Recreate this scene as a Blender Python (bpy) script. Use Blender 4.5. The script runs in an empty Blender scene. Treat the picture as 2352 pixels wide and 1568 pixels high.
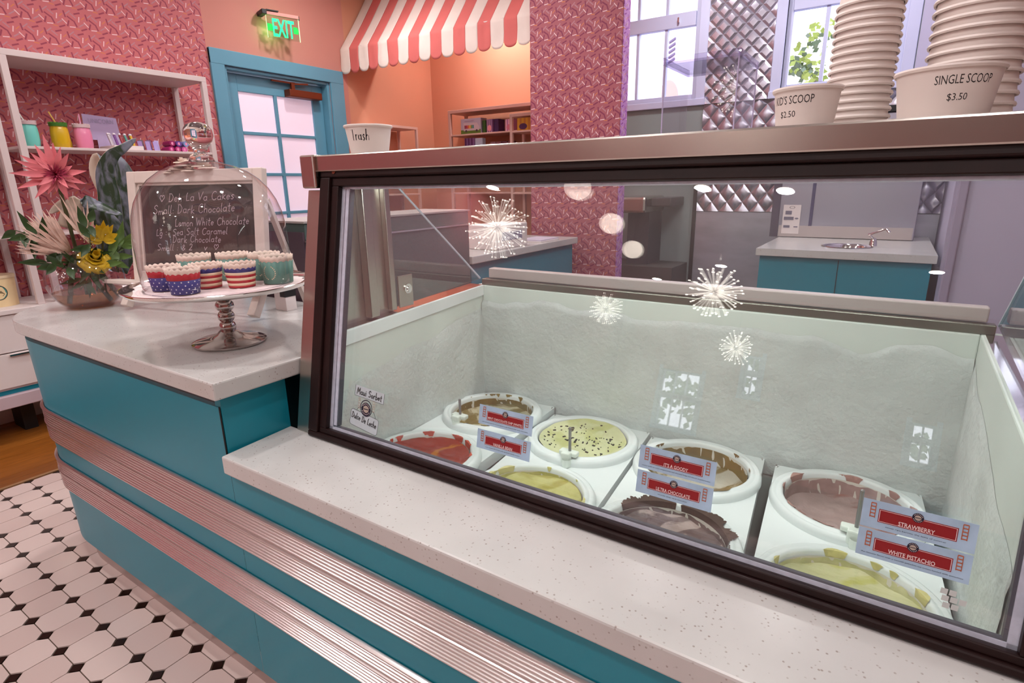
import bpy, math, random
from mathutils import Vector, Matrix, noise
random.seed(7)
PI = math.pi
scene = bpy.context.scene
COL = scene.collection

# ------------------------------------------------------------------ camera
def cam_matrix(yaw, pitch, roll):
    y, p, r = math.radians(yaw), math.radians(pitch), math.radians(roll)
    fwd = Vector((-math.sin(y)*math.cos(p), math.cos(y)*math.cos(p), -math.sin(p)))
    right = Vector((math.cos(y), math.sin(y), 0))
    down = fwd.cross(right)
    r2 = right*math.cos(r) + down*math.sin(r)
    d2 = -right*math.sin(r) + down*math.cos(r)
    return Matrix((r2, -d2, -fwd)).transposed().to_4x4()
cam_data = bpy.data.cameras.new('camera')
cam_data.sensor_width = 36.0
cam_data.lens = 1297.5/2352*36.0
cam_data.clip_start = 0.02
cam = bpy.data.objects.new('camera', cam_data)
cam.matrix_world = Matrix.Translation((0, 0, 1.27)) @ cam_matrix(33.59, 15.56, 0.986)
COL.objects.link(cam)
scene.camera = cam

# ------------------------------------------------------------------ world, exposure
scene.view_settings.view_transform = 'Standard'
scene.view_settings.look = 'None'
scene.view_settings.exposure = 0.14
scene.view_settings.gamma = 1.0
scene.view_settings.use_curve_mapping = False
world = bpy.data.worlds.new('sky'); scene.world = world
world.use_nodes = True
wn = world.node_tree; wn.nodes.clear()
wo = wn.nodes.new('ShaderNodeOutputWorld'); wb = wn.nodes.new('ShaderNodeBackground')
wt = wn.nodes.new('ShaderNodeTexCoord'); ws = wn.nodes.new('ShaderNodeSeparateXYZ'); wr = wn.nodes.new('ShaderNodeValToRGB')
wn.links.new(wt.outputs['Generated'], ws.inputs[0]); wn.links.new(ws.outputs[2], wr.inputs[0])
wr.color_ramp.elements[0].color = (0.93, 0.93, 1.0, 1); wr.color_ramp.elements[1].color = (0.55, 0.62, 1.0, 1)
wn.links.new(wr.outputs[0], wb.inputs[0]); wb.inputs[1].default_value = 3.6
wn.links.new(wb.outputs[0], wo.inputs[0])

WARM = (1.0, 0.965, 0.955); COOL = (0.80, 0.80, 1.0)
def area_light(name, loc, target, sx, sy, power, col, shape='RECTANGLE'):
    d = bpy.data.lights.new(name, 'AREA'); d.shape = shape; d.size = sx
    if shape in ('RECTANGLE', 'ELLIPSE'): d.size_y = sy
    d.energy = power; d.color = col
    o = bpy.data.objects.new(name, d); o.location = loc
    o.rotation_euler = (Vector(target)-Vector(loc)).to_track_quat('-Z', 'Y').to_euler()
    COL.objects.link(o); return o
# portals that help daylight find the window openings
def portal(loc, target, sx, sy):
    o = area_light('window_portal', loc, target, sx, sy, 1, (1, 1, 1)); o.data.cycles.is_portal = True
portal((-1.79, 4.86, 2.38), (-1.79, 0, 2.38), .78, 1.0)
portal((-0.44, 4.86, 2.38), (-0.44, 0, 2.38), 0.74, 1.0)
for px_, w_, pz_, ph_ in ((-2.8, 0.7, .975, 1.05), (.80, .3, 1.0, .6)):
    portal((px_, -8.62, pz_), (px_, 0, pz_), w_, ph_)
# recessed ceiling cans: a few seen reflected, most added to light the room
CANS = [(-1.494, -3.40), (-0.806, -3.48), (-3.80, -3.33), (-3.19, -7.49), (-1.905, -6.31), (0.5, -6.0),
        (0.9, -2.6), (-2.9, -0.7), (-1.75, 0.35), (-2.9, 1.5), (-1.2, -0.9), (0.3, -0.7), (-0.9, 1.9), (0.1, 1.8), (-3.1, 4.35), (-1.3, 4.1), (-0.3, 4.0), (-2.2, 2.6), (-3.3, 3.0), (-0.35, 0.9)]
CH = 2.95   # ceiling height
ORANGE_CANS = {(-3.1, 4.35)}
for i, (x, y) in enumerate(CANS):
    area_light('can_lamp', (x, y, CH-.038), (x, y, 0), 0.14, 0.14, 15 if (x, y) in ORANGE_CANS else 11.5, WARM, 'DISK')

# ------------------------------------------------------------------ mesh helpers
def basis(o):
    return o.matrix_world.translation if False else Vector(o.get('_b', (0, 0, 0)))
class M:
    def __init__(s): s.v = []; s.f = []
    def add(s, v, f):
        k = len(s.v); s.v += [tuple(p) for p in v]; s.f += [tuple(i+k for i in q) for q in f]; return s
    def box(s, x0, x1, y0, y1, z0, z1):
        return s.add([(x, y, z) for x in (x0, x1) for y in (y0, y1) for z in (z0, z1)],
                     [(0, 1, 3, 2), (4, 6, 7, 5), (0, 4, 5, 1), (2, 3, 7, 6), (0, 2, 6, 4), (1, 5, 7, 3)])
    def obox(s, c, ax, ay, az):          # oriented box: centre and three half-axis vectors
        c, ax, ay, az = map(Vector, (c, ax, ay, az))
        return s.add([c+ax*i+ay*j+az*k for i in (-1, 1) for j in (-1, 1) for k in (-1, 1)],
                     [(0, 1, 3, 2), (4, 6, 7, 5), (0, 4, 5, 1), (2, 3, 7, 6), (0, 2, 6, 4), (1, 5, 7, 3)])
    def lathe(s, prof, c=(0, 0, 0), n=32, closed=False, a0=0, a1=2*PI):
        full = abs(a1-a0-2*PI) < 1e-6; m = n if full else n+1; k = len(prof)
        v = [(c[0]+r*math.cos(a0+(a1-a0)*i/n), c[1]+r*math.sin(a0+(a1-a0)*i/n), c[2]+z) for i in range(m) for r, z in prof]
        f = []
        for i in range(n):
            j = (i+1) % m
            for q in range(k if closed else k-1):
                q2 = (q+1) % k
                f.append((i*k+q, j*k+q, j*k+q2, i*k+q2))
        return s.add(v, f)
    def tube(s, pts, r, n=8, cap=True):
        pts = [Vector(p) for p in pts]; rr = r if isinstance(r, (list, tuple)) else [r]*len(pts)
        v = []; f = []; up = Vector((0, 0, 1)); prev = None
        for i, p in enumerate(pts):
            t = (pts[min(i+1, len(pts)-1)]-pts[max(i-1, 0)]).normalized()
            a = prev if prev is not None else (up.cross(t) if abs(t.z) < .95 else Vector((1, 0, 0)).cross(t))
            a = (a - t*a.dot(t)).normalized(); prev = a; b = t.cross(a)
            v += [p+(a*math.cos(2*PI*k/n)+b*math.sin(2*PI*k/n))*rr[i] for k in range(n)]
        for i in range(len(pts)-1):
            for k in range(n): f.append((i*n+k, i*n+(k+1) % n, (i+1)*n+(k+1) % n, (i+1)*n+k))
        if cap: f.append(tuple(range(n))[::-1]); f.append(tuple((len(pts)-1)*n+k for k in range(n)))
        return s.add(v, f)
    def prism(s, poly, z0, z1):          # polygon in xy, extruded in z
        n = len(poly); v = [(x, y, z0) for x, y in poly]+[(x, y, z1) for x, y in poly]
        return s.add(v, [tuple(range(n))[::-1], tuple(range(n, 2*n))]+[(i, (i+1) % n, n+(i+1) % n, n+i) for i in range(n)])
    def grid(s, fn, nu, nv):
        v = [fn(i/nu, j/nv) for i in range(nu+1) for j in range(nv+1)]
        return s.add(v, [(i*(nv+1)+j, (i+1)*(nv+1)+j, (i+1)*(nv+1)+j+1, i*(nv+1)+j+1) for i in range(nu) for j in range(nv)])
    def sphere(s, c, r, nu=16, nv=10, sz=1):
        return s.lathe([(max(1e-5, r*math.sin(PI*k/nv)), -r*sz*math.cos(PI*k/nv)) for k in range(nv+1)], c, nu)
    def map(s, fn): s.v = [tuple(fn(Vector(p))) for p in s.v]; return s
def link_mesh(name, m, mat, parent=None, smooth=0, bevel=0, solid=0):
    me = bpy.data.meshes.new(name)
    b = Vector(parent['_b']) if parent is not None else Vector((0, 0, 0))
    me.from_pydata([Vector(p)-b for p in m.v], [], m.f); me.update()
    for x in (mat if isinstance(mat, (list, tuple)) else [mat]): me.materials.append(x)
    if smooth:
        me.polygons.foreach_set('use_smooth', [True]*len(me.polygons)); me.set_sharp_from_angle(angle=math.radians(smooth))
    o = bpy.data.objects.new(name, me); COL.objects.link(o)
    if parent is not None: o.parent = parent
    o['_b'] = tuple(b)
    if solid:
        md = o.modifiers.new('solid', 'SOLIDIFY'); md.thickness = solid; md.offset = -1
    if bevel:
        md = o.modifiers.new('bevel', 'BEVEL'); md.width = bevel; md.segments = 2; md.limit_method = 'ANGLE'; md.angle_limit = math.radians(40)
    return o
def thing(name, label, cat, loc=(0, 0, 0), group=None):
    o = bpy.data.objects.new(name, None); COL.objects.link(o); o.location = loc; o['_b'] = tuple(loc)
    o.empty_display_size = 0.05; o['label'] = label; o['category'] = cat
    if group: o['group'] = group
    return o
def tag(o, label, cat, group=None):
    o['label'] = label; o['category'] = cat
    if group: o['group'] = group
    return o
def struct(o): o['kind'] = 'structure'; return o
def struct_empty(name, loc=(0, 0, 0)):
    o = bpy.data.objects.new(name, None); COL.objects.link(o); o.location = loc; o['_b'] = tuple(loc); o['kind'] = 'structure'; return o
def copy_tree(o, loc, label=None):
    c = o.copy(); COL.objects.link(c); c.location = loc
    if label: c['label'] = label
    for ch in list(o.children):
        d = ch.copy(); COL.objects.link(d); d.parent = c
        for g in list(ch.children):
            e = g.copy(); COL.objects.link(e); e.parent = d
    return c

# ------------------------------------------------------------------ materials
def mat(name, col, rough=0.5, metal=0, spec=0.5, trans=0, ior=1.45, emit=None, es=0, coat=0, alpha=1, sss=0):
    m = bpy.data.materials.new(name); m.use_nodes = True; b = m.node_tree.nodes['Principled BSDF']
    b.inputs['Base Color'].default_value = (*col, 1); b.inputs['Roughness'].default_value = rough
    b.inputs['Metallic'].default_value = metal; b.inputs['Specular IOR Level'].default_value = spec
    b.inputs['Transmission Weight'].default_value = trans; b.inputs['IOR'].default_value = ior
    b.inputs['Coat Weight'].default_value = coat; b.inputs['Alpha'].default_value = alpha
    if emit: b.inputs['Emission Color'].default_value = (*emit, 1); b.inputs['Emission Strength'].default_value = es
    if sss: b.inputs['Subsurface Weight'].default_value = sss; b.inputs['Subsurface Radius'].default_value = (.01, .01, .01)
    return m
def nodes_of(m): nt = m.node_tree; return nt, nt.nodes, nt.links, nt.nodes['Principled BSDF']
def noise_var(m, scale=8, amt=0.12, bump=0, stretch=(1, 1, 1), detail=4, bscale=None):
    """slight colour variation and optional bump from noise on the object's own coordinates"""
    nt, N, L, b = nodes_of(m)
    tc = N.new('ShaderNodeTexCoord'); mp = N.new('ShaderNodeMapping'); mp.inputs['Scale'].default_value = stretch
    nz = N.new('ShaderNodeTexNoise'); nz.inputs['Scale'].default_value = scale; nz.inputs['Detail'].default_value = detail
    L.new(tc.outputs['Object'], mp.inputs[0]); L.new(mp.outputs[0], nz.inputs[0])
    base = b.inputs['Base Color'].default_value[:3]
    cr = N.new('ShaderNodeValToRGB')
    cr.color_ramp.elements[0].position = 0.3; cr.color_ramp.elements[1].position = 0.7
    cr.color_ramp.elements[0].color = (*[max(0, c*(1-amt)) for c in base], 1); cr.color_ramp.elements[1].color = (*[min(1, c*(1+amt)) for c in base], 1)
    L.new(nz.outputs[0], cr.inputs[0]); L.new(cr.outputs[0], b.inputs['Base Color'])
    if bump:
        bp = N.new('ShaderNodeBump'); bp.inputs['Strength'].default_value = bump; bp.inputs['Distance'].default_value = 0.01
        src = nz
        if bscale:
            src = N.new('ShaderNodeTexNoise'); src.inputs['Scale'].default_value = bscale; src.inputs['Detail'].default_value = 5; L.new(mp.outputs[0], src.inputs[0])
        L.new(src.outputs[0], bp.inputs['Height']); L.new(bp.outputs[0], b.inputs['Normal'])
    return m
def srgb(r, g, b):
    f = lambda c: (c/255/12.92) if c/255 <= .04045 else ((c/255+.055)/1.055)**2.4
    return (f(r), f(g), f(b))
def blotch(m, c2, scale=5, lo=.5, hi=.6, stretch=(1, 1, 1), c3=None, s3=14, detail=5):
    """second (and third) colour in irregular patches"""
    nt, N, L, b = nodes_of(m)
    tc = N.new('ShaderNodeTexCoord'); mp = N.new('ShaderNodeMapping'); mp.inputs['Scale'].default_value = stretch
    L.new(tc.outputs['Object'], mp.inputs[0])
    cur = b.inputs['Base Color'].default_value[:3]
    def layer(prev, col, sc, off):
        nz = N.new('ShaderNodeTexNoise'); nz.inputs['Scale'].default_value = sc; nz.inputs['Detail'].default_value = detail; nz.inputs['Distortion'].default_value = 1.0
        ad = N.new('ShaderNodeVectorMath'); ad.operation = 'ADD'; ad.inputs[1].default_value = (off, off*.7, off*.3)
        L.new(mp.outputs[0], ad.inputs[0]); L.new(ad.outputs[0], nz.inputs[0])
        cr = N.new('ShaderNodeValToRGB'); cr.color_ramp.elements[0].position = lo; cr.color_ramp.elements[1].position = hi
        L.new(nz.outputs[0], cr.inputs[0])
        mx = N.new('ShaderNodeMix'); mx.data_type = 'RGBA'; L.new(cr.outputs[0], mx.inputs[0])
        if isinstance(prev, tuple): mx.inputs[6].default_value = (*prev, 1)
        else: L.new(prev, mx.inputs[6])
        mx.inputs[7].default_value = (*col, 1); return mx.outputs[2]
    out = layer(cur, c2, scale, 3.1)
    if c3: out = layer(out, c3, s3, 9.7)
    L.new(out, b.inputs['Base Color']); return m
def pane_mat(name, tint=(1, 1, 1), base=0.045, rough=0.0, haze=0.0, hazecol=(.8, .8, .85)):
    """clear pane: transparent, mirror share by Schlick's law from the facing angle"""
    m = bpy.data.materials.new(name); m.use_nodes = True; nt = m.node_tree; N = nt.nodes; L = nt.links; N.clear()
    out = N.new('ShaderNodeOutputMaterial'); tr = N.new('ShaderNodeBsdfTransparent'); tr.inputs[0].default_value = (*tint, 1)
    gl = N.new('ShaderNodeBsdfGlossy'); gl.inputs['Roughness'].default_value = rough
    lw = N.new('ShaderNodeLayerWeight'); lw.inputs[0].default_value = 0.5
    pw = N.new('ShaderNodeMath'); pw.operation = 'POWER'; pw.inputs[1].default_value = 5
    ml = N.new('ShaderNodeMath'); ml.operation = 'MULTIPLY_ADD'; ml.inputs[1].default_value = 1-base; ml.inputs[2].default_value = base
    mx = N.new('ShaderNodeMixShader')
    L.new(lw.outputs['Facing'], pw.inputs[0]); L.new(pw.outputs[0], ml.inputs[0]); L.new(ml.outputs[0], mx.inputs[0])
    L.new(tr.outputs[0], mx.inputs[1]); L.new(gl.outputs[0], mx.inputs[2])
    last = mx.outputs[0]
    if haze:
        df = N.new('ShaderNodeBsdfDiffuse'); df.inputs[0].default_value = (*hazecol, 1); m2 = N.new('ShaderNodeMixShader'); m2.inputs[0].default_value = haze
        L.new(last, m2.inputs[1]); L.new(df.outputs[0], m2.inputs[2]); last = m2.outputs[0]
    L.new(last, out.inputs[0]); return m
def sprinkle_mat(name, base, dark, uaxis, vaxis, period=0.15, off=(0, 0)):
    """wallpaper: a repeating print of short strokes on a pink ground"""
    m = mat(name, base, 0.62); nt, N, L, b = nodes_of(m)
    tc = N.new('ShaderNodeTexCoord'); sp = N.new('ShaderNodeSeparateXYZ'); L.new(tc.outputs['Object'], sp.inputs[0])
    cb = N.new('ShaderNodeCombineXYZ'); L.new(sp.outputs[uaxis], cb.inputs[0]); L.new(sp.outputs[vaxis], cb.inputs[1])
    W_, MR, OR, GY, PK = srgb(232, 196, 200), dark, srgb(212, 126, 76), srgb(180, 128, 138), srgb(228, 140, 140)
    strokes = []  # (u, v, angle, length, width, colour) in one repeat
    rnd = random.Random(3)
    for (u, v, a) in ((.20, .20, 5), (.55, .62, 78), (.86, .42, -48)):
        strokes.append((u, v, a, .030, .0046, W_))
    for (u, v, a) in ((.35, .38, 110), (.72, .16, 25), (.92, .78, 100), (.15, .60, -35), (.50, .90, 20), (.02, .35, 70)):
        strokes.insert(0, (u, v, a, .034, .0078, MR))
    for (u, v, a) in ((.42, .14, -5), (.74, .70, 42)):
        strokes.append((u, v, a, .024, .0042, OR))
    for (u, v, a) in ((.08, .88, 40), (.64, .36, 35), (.30, .76, -40)):
        strokes.insert(0, (u, v, a, .034, .0060, GY))
    prev = None
    for (u, v, a, ln, w, c) in strokes:
        a1 = N.new('ShaderNodeVectorMath'); a1.operation = 'MULTIPLY_ADD'; a1.inputs[1].default_value = (1/period, 1/period, 0); a1.inputs[2].default_value = (10.5-u+off[0], 10.5-v+off[1], 0)
        fr = N.new('ShaderNodeVectorMath'); fr.operation = 'FRACTION'
        sb = N.new('ShaderNodeVectorMath'); sb.operation = 'SUBTRACT'; sb.inputs[1].default_value = (.5, .5, 0)
        ro = N.new('ShaderNodeVectorRotate'); ro.rotation_type = 'Z_AXIS'; ro.inputs['Angle'].default_value = -math.radians(a)
        ab = N.new('ShaderNodeVectorMath'); ab.operation = 'ABSOLUTE'; s2 = N.new('ShaderNodeSeparateXYZ')
        l1 = N.new('ShaderNodeMath'); l1.operation = 'LESS_THAN'; l1.inputs[1].default_value = ln/2/period
        l2 = N.new('ShaderNodeMath'); l2.operation = 'LESS_THAN'; l2.inputs[1].default_value = w/2/period
        mu = N.new('ShaderNodeMath'); mu.operation = 'MULTIPLY'
        L.new(cb.outputs[0], a1.inputs[0]); L.new(a1.outputs[0], fr.inputs[0]); L.new(fr.outputs[0], sb.inputs[0]); L.new(sb.outputs[0], ro.inputs['Vector'])
        L.new(ro.outputs[0], ab.inputs[0]); L.new(ab.outputs[0], s2.inputs[0]); L.new(s2.outputs[0], l1.inputs[0]); L.new(s2.outputs[1], l2.inputs[0])
        L.new(l1.outputs[0], mu.inputs[0]); L.new(l2.outputs[0], mu.inputs[1])
        mx = N.new('ShaderNodeMix'); mx.data_type = 'RGBA'; L.new(mu.outputs[0], mx.inputs[0])
        if prev is None: mx.inputs[6].default_value = (*base, 1)
        else: L.new(prev, mx.inputs[6])
        mx.inputs[7].default_value = (*c, 1); prev = mx.outputs[2]
    L.new(prev, b.inputs['Base Color']); return m
def quartz_mat():
    m = mat('quartz', srgb(214, 206, 201), 0.22, coat=.15); nt, N, L, b = nodes_of(m)
    tc = N.new('ShaderNodeTexCoord')
    vo = N.new('ShaderNodeTexVoronoi'); vo.inputs['Scale'].default_value = 120; vo.inputs['Randomness'].default_value = 1
    nz = N.new('ShaderNodeTexNoise'); nz.inputs['Scale'].default_value = 60; nz.inputs['Detail'].default_value = 3
    L.new(tc.outputs['Object'], vo.inputs[0]); L.new(tc.outputs['Object'], nz.inputs[0])
    cr = N.new('ShaderNodeValToRGB'); cr.color_ramp.elements[0].position = .14; cr.color_ramp.elements[0].color = (1, 1, 1, 1); cr.color_ramp.elements[1].position = .23; cr.color_ramp.elements[1].color = (0, 0, 0, 1)
    L.new(vo.outputs['Distance'], cr.inputs[0])
    c2 = N.new('ShaderNodeValToRGB'); c2.color_ramp.elements[0].position = .44; c2.color_ramp.elements[1].position = .58; L.new(nz.outputs[0], c2.inputs[0])
    mu = N.new('ShaderNodeMath'); mu.operation = 'MULTIPLY'; L.new(cr.outputs[0], mu.inputs[0]); L.new(c2.outputs[0], mu.inputs[1])
    n2 = N.new('ShaderNodeTexNoise'); n2.inputs['Scale'].default_value = 9; n2.inputs['Detail'].default_value = 6; L.new(tc.outputs['Object'], n2.inputs[0])
    c3 = N.new('ShaderNodeValToRGB'); c3.color_ramp.elements[0].color = (*srgb(190, 187, 185), 1); c3.color_ramp.elements[1].color = (*srgb(209, 206, 204), 1); L.new(n2.outputs[0], c3.inputs[0])
    mx = N.new('ShaderNodeMix'); mx.data_type = 'RGBA'; L.new(mu.outputs[0], mx.inputs[0]); L.new(c3.outputs[0], mx.inputs[6]); mx.inputs[7].default_value = (*srgb(160, 149, 143), 1)
    L.new(mx.outputs[2], b.inputs['Base Color']); return m
def brushed(name, col, rough, stretch, amt=.06):
    m = mat(name, col, rough, 1.0); nt, N, L, b = nodes_of(m)
    tc = N.new('ShaderNodeTexCoord'); mp = N.new('ShaderNodeMapping'); mp.inputs['Scale'].default_value = stretch
    nz = N.new('ShaderNodeTexNoise'); nz.inputs['Scale'].default_value = 40; nz.inputs['Detail'].default_value = 3
    L.new(tc.outputs['Object'], mp.inputs[0]); L.new(mp.outputs[0], nz.inputs[0])
    mr = N.new('ShaderNodeMapRange'); mr.inputs[3].default_value = rough-.02; mr.inputs[4].default_value = rough+.04
    L.new(nz.outputs[0], mr.inputs[0]); L.new(mr.outputs[0], b.inputs['Roughness'])
    return m

QUARTZ = quartz_mat()
TEAL = noise_var(mat('teal_laminate', srgb(22, 132, 152), 0.34), 3, .04)
SALMON = noise_var(mat('salmon_paint', srgb(204, 136, 124), 0.75), 2, .03, .05, bscale=120)
ORANGE = noise_var(mat('orange_paint', srgb(212, 148, 120), 0.75), 2, .03, .05, bscale=120)
CEIL = mat('ceiling_paint', srgb(222, 216, 214), 0.9)
WHITE = mat('white_paint', srgb(226, 214, 212), 0.45)
WHITEWALL = noise_var(mat('lilac_white_paint', srgb(186, 180, 206), 0.7), 2, .03)
GREYWALL = noise_var(mat('grey_green_paint', srgb(140, 150, 150), 0.7), 3, .05)
DOORBLUE = noise_var(mat('blue_door_paint', srgb(100, 156, 180), 0.4), 4, .03)
STEEL = brushed('brushed_steel', (.52, .47, .43), .22, (1, 60, 60))
STEELV = brushed('brushed_steel_upright', (.50, .47, .42), .28, (60, 60, 1))
CHROME = mat('polished_metal', (.80, .76, .74), .08, 1)
RIBMETAL = mat('ribbed_aluminium', (.72, .66, .65), .27, 1)
PEWTER = mat('dark_polished_metal', (.50, .44, .42), .10, 1)
PLASTIC = noise_var(mat('white_plastic', srgb(222, 228, 228), .35, sss=.05), 6, .02)
LINER = noise_var(mat('freezer_liner', srgb(208, 217, 211), .4), 5, .03)
FROST = noise_var(mat('frost', srgb(200, 207, 205), .85, sss=.1), 9, .07, .45, bscale=70)
DARKFRAME = noise_var(mat('dark_brown_frame', srgb(34, 17, 16), .42, spec=.3), 20, .2)
BLACK = mat('black', (.012, .010, .011), .5)
INK = mat('black_ink', (.02, .015, .015), .6)
PAPERCUP = noise_var(mat('paper_cup', srgb(230, 218, 212), .55, sss=.05), 4, .02)
GLASSPANE = pane_mat('pane_glass', (.98, .99, .985), .085, haze=.035, hazecol=(.8, .78, .86))  # haze: condensation, with milky reflections also put into the colour
GLASSPANE2 = pane_mat('pane_glass_inner', (.985, .995, .99), .05)
SIDEGLASS = pane_mat('side_glass', (.93, .97, .96), .09)
WINGLASS = pane_mat('window_glass', (.97, .97, 1), .04)
DOMEGLASS = pane_mat('dome_glass', (.975, .965, .98), .075)
ACRYLIC = pane_mat('clear_acrylic', (.975, .97, .99), .05)
SOLIDGLASS = mat('solid_glass', (1, .98, .98), 0.0, trans=1, ior=1.45)

# ================================================================== SETTING
# ---- floor: grout bed, octagon tiles with black dots, wooden planks
GROUT = mat('grout', srgb(92, 74, 60), .8)
TILE = mat('white_tile', srgb(222, 202, 196), .16, coat=.2)
DOT = mat('black_tile', srgb(36, 20, 16), .2)
TILE2 = mat('white_tile_2', srgb(214, 192, 186), .18, coat=.2)
floor = struct(link_mesh('floor', M().box(-4.3, 3.6, -8.7, 4.9, -.06, -.004), GROUT))
px0, py0, PT = -2.0475, .600, .1085
def octa(cx, cy, c=.0205, g=.0014):
    h = PT/2-g; k = c+g*.4
    return [(cx-h+k, cy-h), (cx+h-k, cy-h), (cx+h, cy-h+k), (cx+h, cy+h-k), (cx+h-k, cy+h), (cx-h+k, cy+h), (cx-h, cy+h-k), (cx-h, cy-h+k)]
def diamond(cx, cy, r=.0178): return [(cx-r, cy), (cx, cy-r), (cx+r, cy), (cx, cy+r)]
tile_me = [None]*3
field_t, field_d = M(), M()
rt = random.Random(5)
for i in range(-10, 52):
    for j in range(-36, 3):
        cx, cy = px0+(i+.5)*PT, py0+(j+.5)*PT; dx, dy = px0+i*PT, py0+j*PT
        near = i < 10 and j > -9
        if near:
            o = struct(link_mesh('tile', M().prism(octa(cx, cy), -.006, rt.uniform(-.0004, .0004)), rt.choice((TILE, TILE, TILE2)))) if False else None
            if cx > -3.15:
                k = rt.choice((0, 0, 1))
                if tile_me[k] is None:
                    o = link_mesh('tile', M().prism(octa(0, 0), -.006, 0), (TILE, TILE2)[k], floor); tile_me[k] = o.data
                else:
                    o = bpy.data.objects.new('tile', tile_me[k]); COL.objects.link(o); o.parent = floor
                o.location = (cx, cy, rt.uniform(-.0004, .0004))
            if dx > -3.15:
                if tile_me[2] is None:
                    o = link_mesh('accent_tile', M().prism(diamond(0, 0), -.006, -.0003), DOT, floor); tile_me[2] = o.data
                else:
                    o = bpy.data.objects.new('accent_tile', tile_me[2]); COL.objects.link(o); o.parent = floor
                o.location = (dx, dy, 0)
        else:
            if cx > -3.15: field_t.prism(octa(cx, cy), -.006, 0); field_d.prism(diamond(dx, dy), -.006, -.0003)
o = link_mesh('tile_field', field_t, TILE, floor); o['kind'] = 'stuff'
o = link_mesh('accent_tile_field', field_d, DOT, floor); o['kind'] = 'stuff'
WOODS = []
for k, c in enumerate(((146, 86, 30), (158, 96, 36), (132, 76, 26))):
    w = mat('oak_plank_%d' % k, srgb(*c), .38); noise_var(w, 9, .22, .05, stretch=(9, .8, 1), detail=6); WOODS.append(w)
floor_trim = link_mesh('threshold_strip', M().box(-3.156, -3.138, -8.6, 4.7, -.006, .004), mat('brass_strip', srgb(190, 150, 110), .4, .6), floor)
for r in range(8):
    x1 = -3.158-r*.122; y = -1.2-rt.random()*.8
    while y < 4.7:
        ln = rt.uniform(.7, 1.1)
        link_mesh('plank', M().box(x1-.1205, x1, y, min(4.75, y+ln-.003), -.012, rt.uniform(-.001, .001)), rt.choice(WOODS), floor)
        y += ln
# ---- walls
WP_BASE, WP_DARK = srgb(196, 106, 110), srgb(150, 62, 82)
SPR_L = sprinkle_mat('sprinkle_paper_left', WP_BASE, WP_DARK, 1, 2, .108)
SPR_C = sprinkle_mat('sprinkle_paper_pillar', srgb(168, 92, 102), srgb(132, 50, 80), 0, 2, .102)
SPR_S = sprinkle_mat('sprinkle_paper_violet_lit', srgb(190, 130, 190), srgb(150, 70, 150), 1, 2, .102)  # same pillar paper with violet window light put into its colours
WX = -4.09
wl = M()
wl.box(WX-.12, WX, -8.6, 2.53, 0, CH).box(WX-.12, WX, 2.53, 3.457, 2.112, CH).box(WX-.12, WX, 3.457, 3.66, 0, CH)
wall_left = struct(link_mesh('wall_left', wl, SALMON))
link_mesh('wallpaper', M().box(WX, WX+.004, -8.6, 2.425, .02, CH-.002), SPR_L, wall_left)
wall_alcove = struct(link_mesh('wall_alcove', M().box(WX-.12, WX, 3.66, 4.757, 0, CH), ORANGE))
wall_header = struct(link_mesh('wall_header', M().box(WX, -2.15, 3.97, 4.05, 2.36, CH), SALMON))
W1 = (-2.17, -1.405, 1.885, 2.86); W2 = (-.80, -.085, 1.885, 2.86)
wb_ = M(); YB = 4.757
def wall_y(m, x0, x1, z0, z1, y0, y1): m.box(x0, x1, y0, y1, z0, z1)
for (a, b_, c, d) in ((-2.25, W1[0], 0, CH), (W1[0], W1[1], 0, W1[2]), (W1[0], W1[1], W1[3], CH), (W1[1], W2[0], 0, CH), (W2[0], W2[1], 0, W2[2]), (W2[0], W2[1], W2[3], CH), (W2[1], 3.5, 0, CH)):
    wall_y(wb_, a, b_, c, d, YB, YB+.14)
wall_back = struct(link_mesh('wall_back', wb_, GREYWALL))
wall_alcove_back = struct(link_mesh('wall_alcove_back', M().box(WX-.12, -2.25, YB, YB+.14, 0, CH), ORANGE))
wall_divider = struct(link_mesh('wall_divider', M().box(-2.28, -2.25, 4.06, YB, 0, CH), ORANGE))
wall_pillar = struct(link_mesh('wall_pillar', M().box(-2.135, -1.492, 3.506, 3.594, 0, CH), SALMON))
link_mesh('wallpaper', M().box(-2.142, -1.490, 3.5, 3.506, .02, CH-.002), SPR_C, wall_pillar)
link_mesh('wallpaper', M().box(-1.492, -1.486, 3.5, 3.594, .02, CH-.002), SPR_S, wall_pillar)
wall_right = struct(link_mesh('wall_right', M().box(.262, 3.5, 3.25, 3.4, 0, CH).box(.262, .40, 3.4, YB, 0, CH), WHITEWALL))
link_mesh('corner_trim', M().box(.225, .262, 3.22, 3.42, 0, CH), mat('grey_lilac_trim', srgb(160, 150, 176), .5), wall_right, bevel=.006)
wall_side = struct(link_mesh('wall_street', M().box(3.5, 3.62, -8.6, 4.9, 0, CH), SALMON))
FW = [(-3.15, -2.45, .45, 1.5), (-1.76, -1.52, 1.25, 1.95), (.65, .95, .7, 1.3)]
wf = M(); xs = -4.2
for a, b_, c, d in FW:
    wf.box(xs, a, -8.72, -8.6, 0, CH).box(a, b_, -8.72, -8.6, 0, c).box(a, b_, -8.72, -8.6, d, CH); xs = b_
wf.box(xs, 3.6, -8.72, -8.6, 0, CH)
wall_front = struct(link_mesh('wall_front', wf, SALMON))
ceiling = struct(link_mesh('ceiling', M().box(-4.2, 3.6, -8.7, 4.9, CH, CH+.1), CEIL))

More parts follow.
